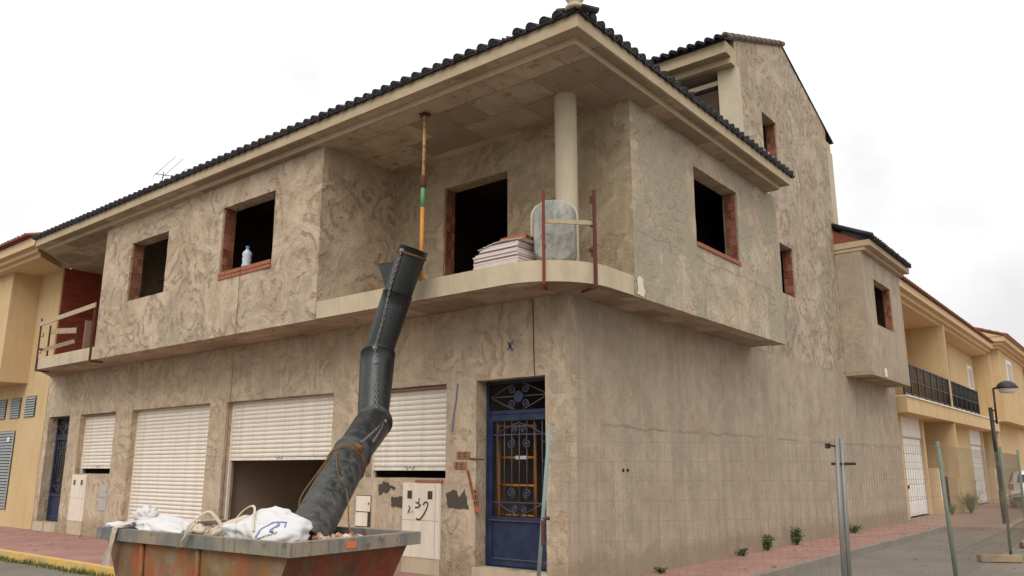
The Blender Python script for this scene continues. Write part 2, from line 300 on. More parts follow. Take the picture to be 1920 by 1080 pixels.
# ------------------------------------------------------------------ mesh helpers
class MB:
    def __init__(s): s.v = []; s.f = []; s.sm = []; s.mi = []
    def add(s, vs, fs, smooth=False, mi=0):
        b = len(s.v); s.v += [tuple(v) for v in vs]
        for f in fs: s.f.append([b+i for i in f]); s.sm.append(smooth); s.mi.append(mi)
    def box(s, x0, x1, y0, y1, z0, z1, mi=0):
        s.add([(x0, y0, z0), (x1, y0, z0), (x1, y1, z0), (x0, y1, z0), (x0, y0, z1), (x1, y0, z1), (x1, y1, z1), (x0, y1, z1)],
              [(3, 2, 1, 0), (4, 5, 6, 7), (0, 1, 5, 4), (1, 2, 6, 5), (2, 3, 7, 6), (3, 0, 4, 7)], mi=mi); return s
    def prism(s, poly, z0, z1, mi=0):            # polygon in xy (counter-clockwise), extruded in z
        n = len(poly); vs = [(p[0], p[1], z0) for p in poly]+[(p[0], p[1], z1) for p in poly]
        s.add(vs, [tuple(range(n-1, -1, -1)), tuple(range(n, 2*n))]+[(i, (i+1) % n, n+(i+1) % n, n+i) for i in range(n)], mi=mi); return s
    def prismx(s, poly, x0, x1, mi=0):           # polygon in yz, extruded in x
        n = len(poly); vs = [(x0, p[0], p[1]) for p in poly]+[(x1, p[0], p[1]) for p in poly]
        s.add(vs, [tuple(range(n-1, -1, -1)), tuple(range(n, 2*n))]+[(i, (i+1) % n, n+(i+1) % n, n+i) for i in range(n)], mi=mi); return s
    def prismy(s, poly, y0, y1, mi=0):           # polygon in xz, extruded in y
        n = len(poly); vs = [(p[0], y0, p[1]) for p in poly]+[(p[0], y1, p[1]) for p in poly]
        s.add(vs, [tuple(range(n)), tuple(range(2*n-1, n-1, -1))]+[((i+1) % n, i, n+i, n+(i+1) % n) for i in range(n)], mi=mi); return s
    def tube(s, pts, r, seg=8, cap=True, smooth=True, mi=0):
        pts = [Vector(p) for p in pts]; rs = r if isinstance(r, (list, tuple)) else [r]*len(pts); n = len(pts)
        ref = None; vs = []; fs = []
        for i, p in enumerate(pts):
            d = (pts[min(i+1, n-1)]-pts[max(i-1, 0)]).normalized()
            if ref is None: ref = d.orthogonal().normalized()
            ref = (ref-d*ref.dot(d)); ref = ref.normalized() if ref.length > 1e-6 else d.orthogonal().normalized()
            b = d.cross(ref)
            for j in range(seg):
                a = 2*math.pi*j/seg+math.pi/seg; vs.append(p+(ref*math.cos(a)+b*math.sin(a))*rs[i])
        for i in range(n-1):
            for j in range(seg): fs.append((i*seg+j, i*seg+(j+1) % seg, (i+1)*seg+(j+1) % seg, (i+1)*seg+j))
        s.add(vs, fs, smooth, mi)
        if cap:
            b = len(s.v)-n*seg
            s.f.append([b+j for j in range(seg-1, -1, -1)]); s.sm.append(False); s.mi.append(mi)
            s.f.append([b+(n-1)*seg+j for j in range(seg)]); s.sm.append(False); s.mi.append(mi)
        return s
    def bar(s, a, b, wd, hg, up=(0, 0, 1), mi=0):
        a, b = Vector(a), Vector(b); d = (b-a).normalized(); up = Vector(up)
        if abs(d.dot(up)) > .95: up = Vector((0, 1, 0))
        sd = d.cross(up).normalized(); u = sd.cross(d)
        vs = [p+sd*x*wd/2+u*z*hg/2 for p in (a, b) for x, z in ((-1, -1), (1, -1), (1, 1), (-1, 1))]
        s.add(vs, [(3, 2, 1, 0), (4, 5, 6, 7), (0, 1, 5, 4), (1, 2, 6, 5), (2, 3, 7, 6), (3, 0, 4, 7)], mi=mi); return s
    def lathe(s, prof, seg=16, center=(0, 0, 0), axis='z', smooth=True, mi=0):
        vs = []; fs = []; n = len(prof); c = Vector(center)
        for r, h in prof:
            for j in range(seg):
                a = 2*math.pi*j/seg; p = (r*math.cos(a), r*math.sin(a), h)
                if axis == 'x': p = (p[2], p[0], p[1])
                if axis == 'y': p = (p[1], p[2], p[0])
                vs.append(c+Vector(p))
        for i in range(n-1):
            for j in range(seg): fs.append((i*seg+j, i*seg+(j+1) % seg, (i+1)*seg+(j+1) % seg, (i+1)*seg+j))
        s.add(vs, fs, smooth, mi); return s
    def mesh(s, name):
        me = bpy.data.meshes.new(name); me.from_pydata(s.v, [], s.f); me.polygons.foreach_set('use_smooth', s.sm)
        me.polygons.foreach_set('material_index', s.mi); me.update(); return me
    def build(s, name, mat, parent=None):
        return place(name, s.mesh(name), mat, parent)
def place(name, me, mat, parent=None, loc=None, rot=None, scale=None):
    if mat is not None and not me.materials:
        for m in (mat if isinstance(mat, (list, tuple)) else [mat]): me.materials.append(M[m])
    o = bpy.data.objects.new(name, me); col.objects.link(o)
    if parent: o.parent = parent
    if loc is not None: o.location = loc
    if rot is not None: o.rotation_euler = rot
    if scale is not None: o.scale = scale
    return o
def tag(o, label, cat, group=None):
    o['label'] = label; o['category'] = cat
    if group: o['group'] = group
    return o
def thing(name, label, cat, group=None, loc=(0, 0, 0), rotz=0):
    o = bpy.data.objects.new(name, None); col.objects.link(o); o.location = loc; o.rotation_euler = (0, 0, rotz)
    o.empty_display_size = .2
    return tag(o, label, cat, group)
def struct(o): o['kind'] = 'structure'; return o
def nz(p, f=1., s=0): return noise.noise(Vector((p[0]*f+s, p[1]*f+s*1.7, p[2]*f+s*.3)))

def wall(mb, O, U, n, u0, u1, z0, z1, holes=(), thick=.28, cell=.16, amp=.006, edge=.006, top=None, rev=1, seed=0):
    """wall panel with openings: front skin with uneven surface, back skin, reveals. O + U*u + z; n = outward normal."""
    O, U, n = Vector(O), Vector(U), Vector(n)
    def cuts(a, b, extra):
        ks = sorted({a, b, *[e for e in extra if a < e < b]}); r = []
        for p, q in zip(ks, ks[1:]):
            m = max(1, round((q-p)/cell)); r += [p+(q-p)*i/m for i in range(m)]
        return r+[b]
    us = cuts(u0, u1, [h for H in holes for h in H[:2]]); zs = cuts(z0, z1, [h for H in holes for h in H[2:4]])
    def inhole(u, z): return any(H[0] < u < H[1] and H[2] < z < H[3] for H in holes)
    nu, nzs = len(us), len(zs)
    keep = [[not inhole((us[i]+us[i+1])/2, (zs[j]+zs[j+1])/2) for j in range(nzs-1)] for i in range(nu-1)]
    def onedge(i, j):
        c = [keep[a][b] if 0 <= a < nu-1 and 0 <= b < nzs-1 else None for a in (i-1, i) for b in (j-1, j)]
        return (False in c)
    F = {}; B = {}
    for i, u in enumerate(us):
        for j, z in enumerate(zs):
            zz = z
            if top: zz = z0+(z-z0)*(top(u)-z0)/(z1-z0) if z > z0 else z
            p = O+U*u+Vector((0, 0, zz))
            d = amp*(nz(p, 1.3, seed)+.6*nz(p, 4, seed+5))
            q = p+n*d
            if onedge(i, j) and edge:
                q += U*edge*nz(p, 6, seed+9)+Vector((0, 0, edge*nz(p, 6, seed+20)))
            elif (j == 0 or j == nzs-1) and edge and not top: q.z += edge*.8*nz(p, 5, seed+3)
            F[i, j] = q; B[i, j] = q-n*(thick+d)
    flip = U.cross(Vector((0, 0, 1))).dot(n) < 0
    fs = []; bs = []; idx = {}; vf = []; vb = []
    for kk in F: idx[kk] = len(vf); vf.append(F[kk]); vb.append(B[kk])
    for i in range(nu-1):
        for j in range(nzs-1):
            if keep[i][j]:
                q = (idx[i, j], idx[i+1, j], idx[i+1, j+1], idx[i, j+1]); fs.append(q[::-1] if flip else q); bs.append(q if flip else q[::-1])
    mb.add(vf, fs, True); mb.add(vb, bs, False)
    rv = []; rf = []
    def edgeq(a, b):
        k0 = len(rv); rv.extend([F[a], F[b], B[b], B[a]]); rf.append((k0, k0+1, k0+2, k0+3))
    for i in range(nu-1):
        for j in range(nzs-1):
            if not keep[i][j]: continue
            if i == 0 or not keep[i-1][j]: edgeq((i, j), (i, j+1))
            if i == nu-2 or not keep[i+1][j]: edgeq((i+1, j+1), (i+1, j))
            if j == 0 or not keep[i][j-1]: edgeq((i+1, j), (i, j))
            if j == nzs-2 or not keep[i][j+1]: edgeq((i, j+1), (i+1, j+1))
    mb.add(rv, [f[::-1] if flip else f for f in rf], False)
    return mb
#==STRUCT==
# ------------------------------------------------------------------ ground
mb = MB(); n = 40
gx = [-300, -120, -60]+[-30+i*1.5 for i in range(34)]+[25, 40, 80, 160, 300]; gy = [-300, -100, -40]+[-20+i*1.5 for i in range(34)]+[34, 40, 60, 90, 130, 200, 300]
vs = [(x, y, -.13+.012*nz((x, y, 0), .35)) for x in gx for y in gy]
mb.add(vs, [(i*len(gy)+j, (i+1)*len(gy)+j, (i+1)*len(gy)+j+1, i*len(gy)+j+1) for i in range(len(gx)-1) for j in range(len(gy)-1)], True)
struct(mb.build('road', 'asphalt'))
def corner_path(x, y, r, xa, yb, n=10):      # along y = const from xa, round the corner, up along x = const to yb
    return [(xa, y)]+[(x-r+r*math.sin(a), y+r-r*math.cos(a)) for a in [math.pi/2*i/n for i in range(n+1)]]+[(x, yb)]
inner = corner_path(1.22, -2.50, 1.3, -70, 16.6); outer = corner_path(1.36, -2.64, 1.44, -70, 16.6)
struct(MB().prism(inner+[(-1, 16.6), (-1, 1.2), (-70, 1.2)], -.3, 0).build('pavement', 'paving'))
def strip(a, b, z0, z1, name, mat):
    m = MB(); m.prism(a+b[::-1], z0, z1); return struct(m.build(name, mat))
ny = [(-70, -2.5), (-4.2, -2.5)]; oy = [(-70, -2.64), (-4.2, -2.64)]
strip(oy, ny, -.3, .004, 'kerb_painted', 'kerb_yellow')
strip([(-4.2, -2.64)]+outer[1:], [(-4.2, -2.5)]+inner[1:], -.3, .004, 'kerb', 'kerb')
k = NT('paving_brown', .92, .12)
br = k.n('TexBrick'); br.inputs['Scale'].default_value = 1; br.inputs['Brick Width'].default_value = .2; br.inputs['Row Height'].default_value = .1
br.inputs['Mortar Size'].default_value = .006; br.inputs['Color1'].default_value = S(156, 128, 112); br.inputs['Color2'].default_value = S(142, 114, 100); br.inputs['Mortar'].default_value = S(120, 102, 90)
k.l(k.vec((1, 1, 0)), br.inputs['Vector'])
M['paving_brown'] = k.done(k.mix(k.math('MULTIPLY', k.ramp(k.noise(.8, 6, None, .65), (.4, 0.), (.65, 1.)), .6), br.outputs['Color'], S(158, 142, 126)))
struct(MB().prism([(-1, 16.6), (1.36, 16.6), (2.6, 17.3), (14, 17.6), (14, 140), (-1, 140)], -.3, -.035).build('paved_forecourt', 'paving_brown'))

# ------------------------------------------------------------------ unfinished corner house
H = thing('unfinished_house', 'unfinished two storey corner house in raw brown cement render with dark tiled roof', 'house')
YF, XS, Z1, Z2, ZC = -.95, .71, 3.96, 4.25, 7.0
X = Vector((1, 0, 0)); Y = Vector((0, 1, 0))
OP = dict(door_b=(-16.70, -15.45, .22, 2.87), win_b=(-14.83, -12.99, 1.42, 2.86), gar_b=(-12.18, -8.92, -.05, 2.86),
          gar_a=(-8.30, -4.96, -.05, 2.85), win_a=(-4.05, -2.24, 1.40, 2.83), door_a=(-1.63, -.35, .17, 2.83))
m = MB(); wall(m, (0, 0, 0), X, -Y, -16.95, 0, -.06, Z1+.01, OP.values(), .26, .16, .007, .008, seed=1)
m.build('ground_front_wall', 'plaster_ground', H)
m = MB(); wall(m, (0, 0, 0), Y, X, 0.001, 17.9, -.06, Z1+.012, (), .26, .2, .008, 0, seed=2); m.build('ground_side_wall', 'plaster_side', H)
# upper storey
WA, WB = (-11.04, -9.46, 5.12, 6.44), (-7.40, -5.71, 5.20, 6.51)
m = MB(); wall(m, (0, YF, 0), X, -Y, -12.33, -4.36, Z1-.012, ZC+.01, (WA, WB), .28, .14, .008, .009, seed=3)
wall(m, (-4.36, 0, 0), Y, X, YF+.004, .77, Z2-.01, ZC+.01, (), .25, .2, .006, 0, seed=4)
wall(m, (-12.33, 0, 0), Y, -X, YF+.004, 2.2, Z2-.01, ZC+.01, (), .25, .3, .004, 0, seed=5)
m.build('upper_front_wall', 'plaster_front', H)
m = MB(); wall(m, (0, .76, 0), X, -Y, -4.4, XS-.004, Z2-.01, ZC+.01, ((-3.1, -1.65, Z2-.02, 6.42),), .28, .16, .007, .006, seed=6)
m.build('loggia_back_wall', 'plaster_log', H)
WS = (2.84, 4.63, 5.23, 6.57)
m = MB(); wall(m, (XS, 0, 0), Y, X, .763, 6.65, Z1-.012, ZC+.01, (WS,), .28, .14, .008, .008, seed=7); m.build('upper_side_wall', 'plaster_sideup', H)
# tower gable wall
TOP = lambda y: 11.0+(y-6.85)*.39 if y < 9.95 else 12.21-(y-9.95)*.39
WT1, WT2 = (8.70, 9.57, 5.46, 6.66), (8.2, 9.09, 8.80, 9.74)
m = MB(); wall(m, (0, 0, 0), Y, X, 6.8, 13.08, Z1+.012, 9.9, (WT1, WT2), .26, .17, .009, .007, seed=2)
wall(m, (0, 0, 0), Y, X, 6.8, 13.08, 9.9, 12.2, (), .26, .17, .009, 0, top=TOP, seed=2)
wall(m, (0, 0, 0), Y, X, 6.4, 6.8, Z1+.012, 7.3, (), .26, .2, .009, 0, seed=2)
m.build('gable_wall', 'plaster_tower', H)
m = MB(); wall(m, (0, 0, 0), Y, X, 13.08, 17.9, Z1+.012, 7.3, (), .2, .3, .008, 0, seed=2); m.build('rear_wall', 'plaster_side', H)
# slabs
arc = [(XS-.02-1.05+1.05*math.sin(a), YF+.02+1.05-1.05*math.cos(a)) for a in [math.pi/2*i/16 for i in range(17)]]
SL = [(-16.95, .02), (-15.5, YF+.02)]+arc+[(XS-.02, 6.63), (-.02, 6.63), (-.02, 17.8), (-16.95, 17.8)]
m = MB(); m.prism(SL, Z1, Z2); m.build('floor_slab', 'concrete', H)
def soffit_sheet(poly, z, name):
    mm = MB(); mm.add([(p[0], p[1], z) for p in poly], [tuple(range(len(poly)-1, -1, -1))]); return mm.build(name, 'soffit', H)
soffit_sheet([(-16.93, .0), (-15.48, YF+.035)]+[(p[0]-.012, p[1]+.012) for p in arc]+[(XS-.035, 6.62), (.0, 6.62), (.0, 0)], Z1-.004, 'slab_soffit')
EL = [(-16.95, .2), (-15.5, -1.09), (.99, -1.09), (.99, 6.17), (-.02, 6.18), (-.02, 6.75), (-16.95, 6.75)]
m = MB(); m.prism(EL, ZC, 7.105)
EU = [(-16.95, .1), (-15.6, -1.28), (1.16, -1.28), (1.16, 6.32), (.02, 6.30), (.02, 6.78), (-16.95, 6.78)]
m.prism(EU, 7.10, 7.29); m.build('cornice', 'cornice', H)
m = MB(); m.prism([(-16.9, .1), (-15.58, -1.235), (1.115, -1.235), (1.115, 6.285), (.05, 6.285), (.05, 6.6), (-16.9, 6.6)], 7.094, 7.0985); m.build('cornice_underside', 'soffit', H)
soffit_sheet([(-16.9, .2), (-15.42, -1.06), (.97, -1.06), (.97, 6.15), (-.3, 6.15), (-.3, 3), (-16.9, 3)], ZC-.004, 'eave_soffit')
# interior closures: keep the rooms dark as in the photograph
m = MB()
for a in ((-16.9, -.3, 3.6, 3.8, 0, Z1), (-16.9, -16.7, .27, 5, 0, Z1), (-8.75, -8.5, .27, 5, 0, Z1), (-4.6, -4.45, .27, 5, 0, Z1), (-2.1, -1.95, .27, 5, 0, Z1),
          (-16.9, -.26, .27, 5, -.2, -.02), (-15.3, -15.1, .27, 5, 0, Z1)): m.box(*a)
m.build('garage_walls', 'interior', H)
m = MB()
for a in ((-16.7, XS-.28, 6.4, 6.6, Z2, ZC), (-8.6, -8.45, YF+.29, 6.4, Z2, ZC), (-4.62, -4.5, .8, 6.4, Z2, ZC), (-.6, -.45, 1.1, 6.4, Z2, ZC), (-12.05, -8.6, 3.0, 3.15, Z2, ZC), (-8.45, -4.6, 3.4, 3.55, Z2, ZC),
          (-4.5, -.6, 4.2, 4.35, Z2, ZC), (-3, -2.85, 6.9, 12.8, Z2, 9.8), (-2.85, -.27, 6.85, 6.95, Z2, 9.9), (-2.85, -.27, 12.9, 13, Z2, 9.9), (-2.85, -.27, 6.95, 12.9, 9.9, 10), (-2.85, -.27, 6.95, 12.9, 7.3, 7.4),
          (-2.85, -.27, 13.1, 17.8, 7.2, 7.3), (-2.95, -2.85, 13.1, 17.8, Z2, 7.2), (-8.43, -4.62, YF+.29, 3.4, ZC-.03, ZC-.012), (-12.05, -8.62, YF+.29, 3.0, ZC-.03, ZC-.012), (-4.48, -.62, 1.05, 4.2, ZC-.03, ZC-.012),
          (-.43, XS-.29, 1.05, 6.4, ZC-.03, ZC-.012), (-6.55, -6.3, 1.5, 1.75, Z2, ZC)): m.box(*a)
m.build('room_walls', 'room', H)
m = MB(); m.box(-16.93, -12.5, 2.0, 2.2, Z2, ZC); m.build('loggia_back_wall', 'plaster_log', H)
m = MB(); m.box(-17.15, -16.93, .03, 6.7, Z2-.02, ZC); m.build('party_wall', 'brick_wall', H)
# ragged mortar edge and brick toothing at the party wall front
# column
m = MB(); m.lathe([(.165, Z2-.01), (.165, ZC)], 22, (0, .1, 0)); m.build('column', 'cream', H)
# tower: pillars, cornice, terrace
MB().box(-.42, .016, 6.77, 7.0, 7.3, 10.32).build('pillar', 'cream', H); MB().box(-.3, .012, 13.081, 13.5, 7.3, 10.35).build('pillar', 'cream', H)
m = MB(); m.box(-9, .0, 6.55, 6.9, 10.30, 10.45); m.box(-9, .0, 6.3, 6.9, 10.449, 10.72); m.build('tower_cornice', 'cornice', H)
m = MB(); m.box(-9, -.43, 6.6, 9.5, 10.28, 10.299); m.box(-9, -.3, 9.3, 9.5, 7.2, 10.3); m.box(-9, -8.8, 6.9, 9.5, 7.2, 10.3); m.box(-9, -.27, 6.8, 13.1, 9.99, 10.1); m.build('tower_terrace', 'soffit', H)
m = MB(); m.prismx([(12.6, 10.35), (13.42, 10.35), (13.42, 10.62), (12.6, 10.62)], -9, -.002); m.build('tower_cornice', 'cornice', H)
# bay on the side
BX, B0, B1 = .66, 12.95, 16.95
WBAY = (13.95, 15.72, 5.38, 6.66)
m = MB(); wall(m, (BX, 0, 0), Y, X, B0, B1, 3.93, 7.26, (WBAY,), .22, .16, .006, .006, seed=11)
wall(m, (0, B0, 0), X, -Y, .0, BX-.002, 3.93, 7.26, (), .18, .16, .005, 0, seed=12)
m.box(.0, BX-.01, B1-.15, B1-.003, 3.94, 7.25); m.box(0, BX-.21, B0+.17, B1-.15, 4.5, 4.6)
m.build('bay', 'plaster_side', H)
m = MB(); m.box(.005, BX-.01, B0+.01, B1-.01, 3.925, 4.1); m.build('bay_soffit', 'soffit', H)
m = MB(); m.box(.0, BX+.12, B0-.02, B1+.1, 7.262, 7.36); m.box(.0, BX+.27, B0-.05, B1+.2, 7.361, 7.52); m.build('bay_cornice', 'cornice', H)
m = MB(); m.prismy([(.0, 7.521), (.72, 7.521), (.0, 7.92)], B0-.02, B0+.1); m.build('bay_gable_brick', 'brick_dark', H)
# duct patch on the bay
MB().box(BX+.002, BX+.02, 14.15, 14.36, 3.97, 4.2).build('patch', 'white', H)

# ---- roofs of single tiles
def tile_mesh(r0=.078, r1=.062, ln=.44, th=.014, seg=9, fill=True):
    t = MB(); vs = []
    for yy, rr in ((0, r0), (ln, r1)):
        for rad in (rr, rr-th):
            for j in range(seg+1):
                a = math.pi*j/seg; vs.append((rad*math.cos(a), yy, rad*math.sin(a)))
    n1 = seg+1; fs = []
    for j in range(seg):
        fs += [(j, 2*n1+j, 2*n1+j+1, j+1), (n1+j+1, 3*n1+j+1, 3*n1+j, n1+j), (j+1, n1+j+1, n1+j, j)]
    fs += [(0, n1, 3*n1, 2*n1), (2*n1-1, n1-1, 3*n1-1, 4*n1-1)]
    t.add(vs, fs, True)
    if fill: t.add([((r0-th)*math.cos(math.pi*j/seg), .003, (r0-th)*math.sin(math.pi*j/seg)) for j in range(n1)], [tuple(range(n1))[::-1]])
    return t.mesh('tile')
TILE = tile_mesh(); TILE.materials.append(M['tile'])
TILEC = tile_mesh(.08, .065, .44, .014, 7, False); TILEC.materials.append(M['tile'])
def tile_row(roof, p0, along, up, pitch, n, step=.22, chan=True, jit=.008, mesh=TILE, skip=()):
    """covers (and channels) at the eave; along/up are horizontal unit vectors"""
    along, up = Vector(along), Vector(up); sl = math.atan(pitch)
    uv = (up*math.cos(sl)+Vector((0, 0, math.sin(sl)))); nn = along.cross(uv)
    if nn.z < 0: nn = -nn
    for i in range(n):
        for kind in ((0, 1) if chan else (0,)):
            if kind == 0 and i in skip: continue
            a = along; b = uv; c = nn
            if kind: a, c = -along, -nn
            if a.cross(b).dot(c) < 0: a = -a
            p = Vector(p0)+along*(i*step+(step/2 if kind else 0)+rnd.uniform(-jit, jit))+uv*(rnd.uniform(-.012, .012)+(.0 if kind else .0))+nn*(.045 if kind else .018)
            mt = Matrix(((a.x, b.x, c.x, p.x), (a.y, b.y, c.y, p.y), (a.z, b.z, c.z, p.z), (0, 0, 0, 1)))
            o = bpy.data.objects.new('tile', TILEC if kind else mesh); col.objects.link(o); o.parent = roof
            o.matrix_local = mt @ Matrix.Rotation(rnd.uniform(-.02, .02), 4, 'Z')
def tile_field(mb, p0, along, up, pitch, length, rows, r=.075, step=.22, skiprow=0, hip=None):
    """rows of cover tiles joined, for the roof beyond the eave row"""
    along, up = Vector(along), Vector(up); sl = math.atan(pitch); uv = up*math.cos(sl)+Vector((0, 0, math.sin(sl)))
    nn = along.cross(uv); nn = nn if nn.z > 0 else -nn
    for k_ in range(skiprow, rows):
        for i in range(int(length/step)):
            u = i*step; v0 = k_*.36
            if hip and not hip(u, v0*math.cos(sl)): continue
            vs = []
            for vv, rr in ((v0, r), (v0+.4, r*.82)):
                for j in range(6):
                    a = math.pi*j/5; vs.append(Vector(p0)+along*(u+rr*math.cos(a))+uv*vv+nn*(.02+rr*math.sin(a)+(.01 if vv == v0 else 0)))
            mb.add(vs, [(j, j+1, 7+j, 6+j) for j in range(5)], True)
PT = .36; ZR = 7.292
m = MB()
hx = 1.15; dy = 6.78+1.3
m.add([(-16.95, -.1, ZR+.0), (-15.65, -1.3, ZR), (hx, -1.3, ZR), (hx-dy, 6.78, ZR+dy*PT), (-16.95, 6.78, ZR+dy*PT)], [(0, 1, 2, 3, 4)])
m.add([(hx, -1.3, ZR), (hx, 6.34, ZR), (0.02, 6.34, ZR+1.13*PT), (.02, 6.78, ZR+1.13*PT), (hx-dy, 6.78, ZR+dy*PT)], [(0, 1, 2, 3, 4)])
m.box(-15.7, 1.15, -1.335, -1.2, 7.287, 7.306); m.box(1.12, 1.205, -1.25, 6.38, 7.287, 7.306)
roof = m.build('roof', 'tile', H)
tile_row(roof, (-15.62, -1.335, ZR), X, Y, PT, 77, skip=(71,))
tile_row(roof, (1.205, -1.2, ZR), Y, -X, PT, 35)
m = MB()
tile_field(m, (-15.62, -1.30, ZR), X, Y, PT, 16.8, 18, skiprow=1, hip=lambda u, v: u-15.62 < 1.1-v)
tile_field(m, (1.15, -1.2, ZR), Y, -X, PT, 7.6, 18, skiprow=1, hip=lambda u, v: u-1.2 > v-1.2)
o = m.build('roof_tiles', 'tile', H); o['kind'] = 'stuff'
# hip tiles and ball finial
m = MB()
for i in range(3, 20):
    a = Vector((1.16-i*.28, -1.31+i*.28, ZR+.0+i*.28*PT)); b = a+Vector((-.3, .3, .3*PT)); m.tube([a, b], [.085, .07], 10)
o = m.build('hip_tiles', 'tile', H)
m = MB(); m.lathe([(.0, 0), (.13, .0), (.13, .05), (.07, .09), (.10, .13), (.135, .19), (.145, .25), (.135, .31), (.10, .36), (.05, .39), (0, .395)], 20, (1.12, -1.27, 7.335))
m.build('finial', 'cream', H)
# tower roof
m = MB()
ev, rg, TP = 6.2, 9.95, .39
m.add([(-9, ev, 10.74), (.03, ev, 10.74), (.03, rg, 10.74+(rg-ev)*TP), (-9, rg, 10.74+(rg-ev)*TP), (-9, 13.72, 10.74), (.03, 13.72, 10.74)], [(0, 1, 2, 3), (3, 2, 5, 4)])
m.add([(.03, ev, 10.71), (.03, rg, 10.71+(rg-ev)*TP), (.03, rg, 10.745+(rg-ev)*TP), (.03, ev, 10.745), (.03, 13.72, 10.71), (.03, 13.72, 10.745)], [(0, 1, 2, 3), (1, 4, 5, 2)])
troof = m.build('tower_roof', 'tile', H)
tile_row(troof, (-4.3, ev-.06, 10.74), X, Y, TP, 20)
m = MB()
tile_field(m, (-4.3, ev, 10.74), X, Y, TP, 4.4, 11, skiprow=1)
for i in range(11):
    a = Vector((.0, ev+.1+i*.34, 10.80+(i*.34+.1)*TP)); m.tube([a, a+Vector((0, .38, .38*TP))], [.085, .07], 8)
o = m.build('tower_roof_tiles', 'tile_old', H); o['kind'] = 'stuff'
# bay roof
m = MB(); m.add([(BX+.32, B0-.1, 7.53), (BX+.32, B1+.25, 7.53), (.0, B1+.25, 7.98), (.0, B0-.1, 7.98)], [(0, 1, 2, 3)]); broof = m.build('bay_roof', 'tile', H)
tile_row(broof, (BX+.36, B0-.02, 7.53), Y, -X, .46, 19)
m = MB(); tile_field(m, (BX+.32, B0-.02, 7.53), Y, -X, .46, 4.2, 3, skiprow=1)
m.tube([(BX+.35, B0-.06, 7.60), (.0, B0-.06, 8.06)], .075, 8)
o = m.build('bay_roof_tiles', 'tile', H); o['kind'] = 'stuff'

# ---- hollow bricks bared in the window jambs and sills
def brick_mesh(holed, dp=-1.6):
    b = MB()
    if not holed:
        b.box(-.5, .5, -.2, 1, -.5, .5)
    else:
        xs = [-.5, -.34, -.06, .06, .34, .5]; zs = [-.5, -.38, -.12, .0+.0, .14, .38, .5]; zs = [-.5, -.4, -.16, -.06, .18, .28, .42, .5]
        hole = lambda i, j: i in (1, 3) and j in (1, 3, 5)
        for i in range(5):
            for j in range(7):
                x0, x1, z0, z1 = xs[i], xs[i+1], zs[j], zs[j+1]
                if not hole(i, j): b.add([(x0, 1, z0), (x1, 1, z0), (x1, 1, z1), (x0, 1, z1)], [(3, 2, 1, 0)])
                else:
                    b.add([(x0, 1, z0), (x1, 1, z0), (x1, 1, z1), (x0, 1, z1), (x0, dp, z0), (x1, dp, z0), (x1, dp, z1), (x0, dp, z1)],
                          [(7, 6, 5, 4), (0, 1, 5, 4), (1, 2, 6, 5), (2, 3, 7, 6), (3, 0, 4, 7)], mi=1)
        b.add([(-.5, 1, -.5), (.5, 1, -.5), (.5, 1, .5), (-.5, 1, .5), (-.5, -.2, -.5), (.5, -.2, -.5), (.5, -.2, .5), (-.5, -.2, .5)],
              [(0, 1, 5, 4), (1, 2, 6, 5), (2, 3, 7, 6), (3, 0, 4, 7)])
    return b.mesh('brick')
M['hole'] = simple('hole', S(58, 30, 24), .95, .05)
BR = []
for mt in ('brick', 'brick_dark'):
    for hl in (False, True):
        me = brick_mesh(hl); me.materials.append(M[mt]); me.materials.append(M['hole']); BR.append(me)
def jamb(name, p, rot, dirv, z0, z1, depth, first=.02, cover=.55):
    """courses of hollow brick lining one jamb; p = outer arris, dirv = into the wall. Two bricks a course."""
    par = MB(); d = Vector(dirv)
    side = Vector((math.cos(rot)*0-math.sin(rot), math.cos(rot), 0))
    a = Vector(p)+d*first; b = Vector(p)+d*(depth-.01)
    c = [a, b, b+side*.008, a+side*.008]
    par.add([(q.x, q.y, z0+.003) for q in c]+[(q.x, q.y, z1-.003) for q in c], [(0, 1, 2, 3), (4, 5, 6, 7), (0, 1, 5, 4), (1, 2, 6, 5), (2, 3, 7, 6), (3, 0, 4, 7)])
    base = par.build(name, 'mortar', H)
    hh = .155; nrow = int((z1-z0)/hh); hh = (z1-z0)/nrow
    for r in range(nrow):
        split = .45 if r % 2 else .62
        for s_, (f0, f1) in enumerate(((0, split), (split, 1))):
            ln = (depth-first-.015)*(f1-f0); ce = Vector(p)+d*(first+(depth-first-.015)*(f0+f1)/2)
            hol = (r+s_) % 2 == 0 if rnd.random() < .8 else rnd.random() < .5
            o = bpy.data.objects.new('brick', BR[(0 if rnd.random() < .6 else 2)+(1 if hol else 0)]); col.objects.link(o); o.parent = base
            o.location = (ce.x, ce.y, z0+(r+.5)*hh); o.rotation_euler = (rnd.uniform(-.02, .02), 0, rot+rnd.uniform(-.015, .015)); o.scale = (ln-.012, rnd.uniform(.014, .026), hh-.014)
for Wn in (WA, WB): jamb('jamb', (Wn[0], YF, 0), -math.pi/2, (0, 1, 0), Wn[2], Wn[3], .28, .03)
jamb('jamb', (-3.1, .76, 0), -math.pi/2, (0, 1, 0), Z2, 6.42, .28, .03)
for Wn, xx in ((WS, XS), (WT1, 0), (WT2, 0), (WBAY, BX)): jamb('jamb', (xx, Wn[1], 0), math.pi, (-1, 0, 0), Wn[2], Wn[3], .26 if xx != BX else .22, .03)
def sill(p0, along, n, ln, outv, hh=.07, dz=0):
    base = None
    for i in range(n):
        o = bpy.data.objects.new('sill_brick', BR[0]); col.objects.link(o); o.parent = H
        p = Vector(p0)+Vector(along)*(ln*(i+.5))
        o.location = (p.x, p.y, p.z); o.rotation_euler = (rnd.uniform(-.02, .02), rnd.uniform(-.008, .008), math.atan2(outv[1], outv[0])-math.pi/2); o.scale = (ln-.012, rnd.uniform(.016, .024), hh)
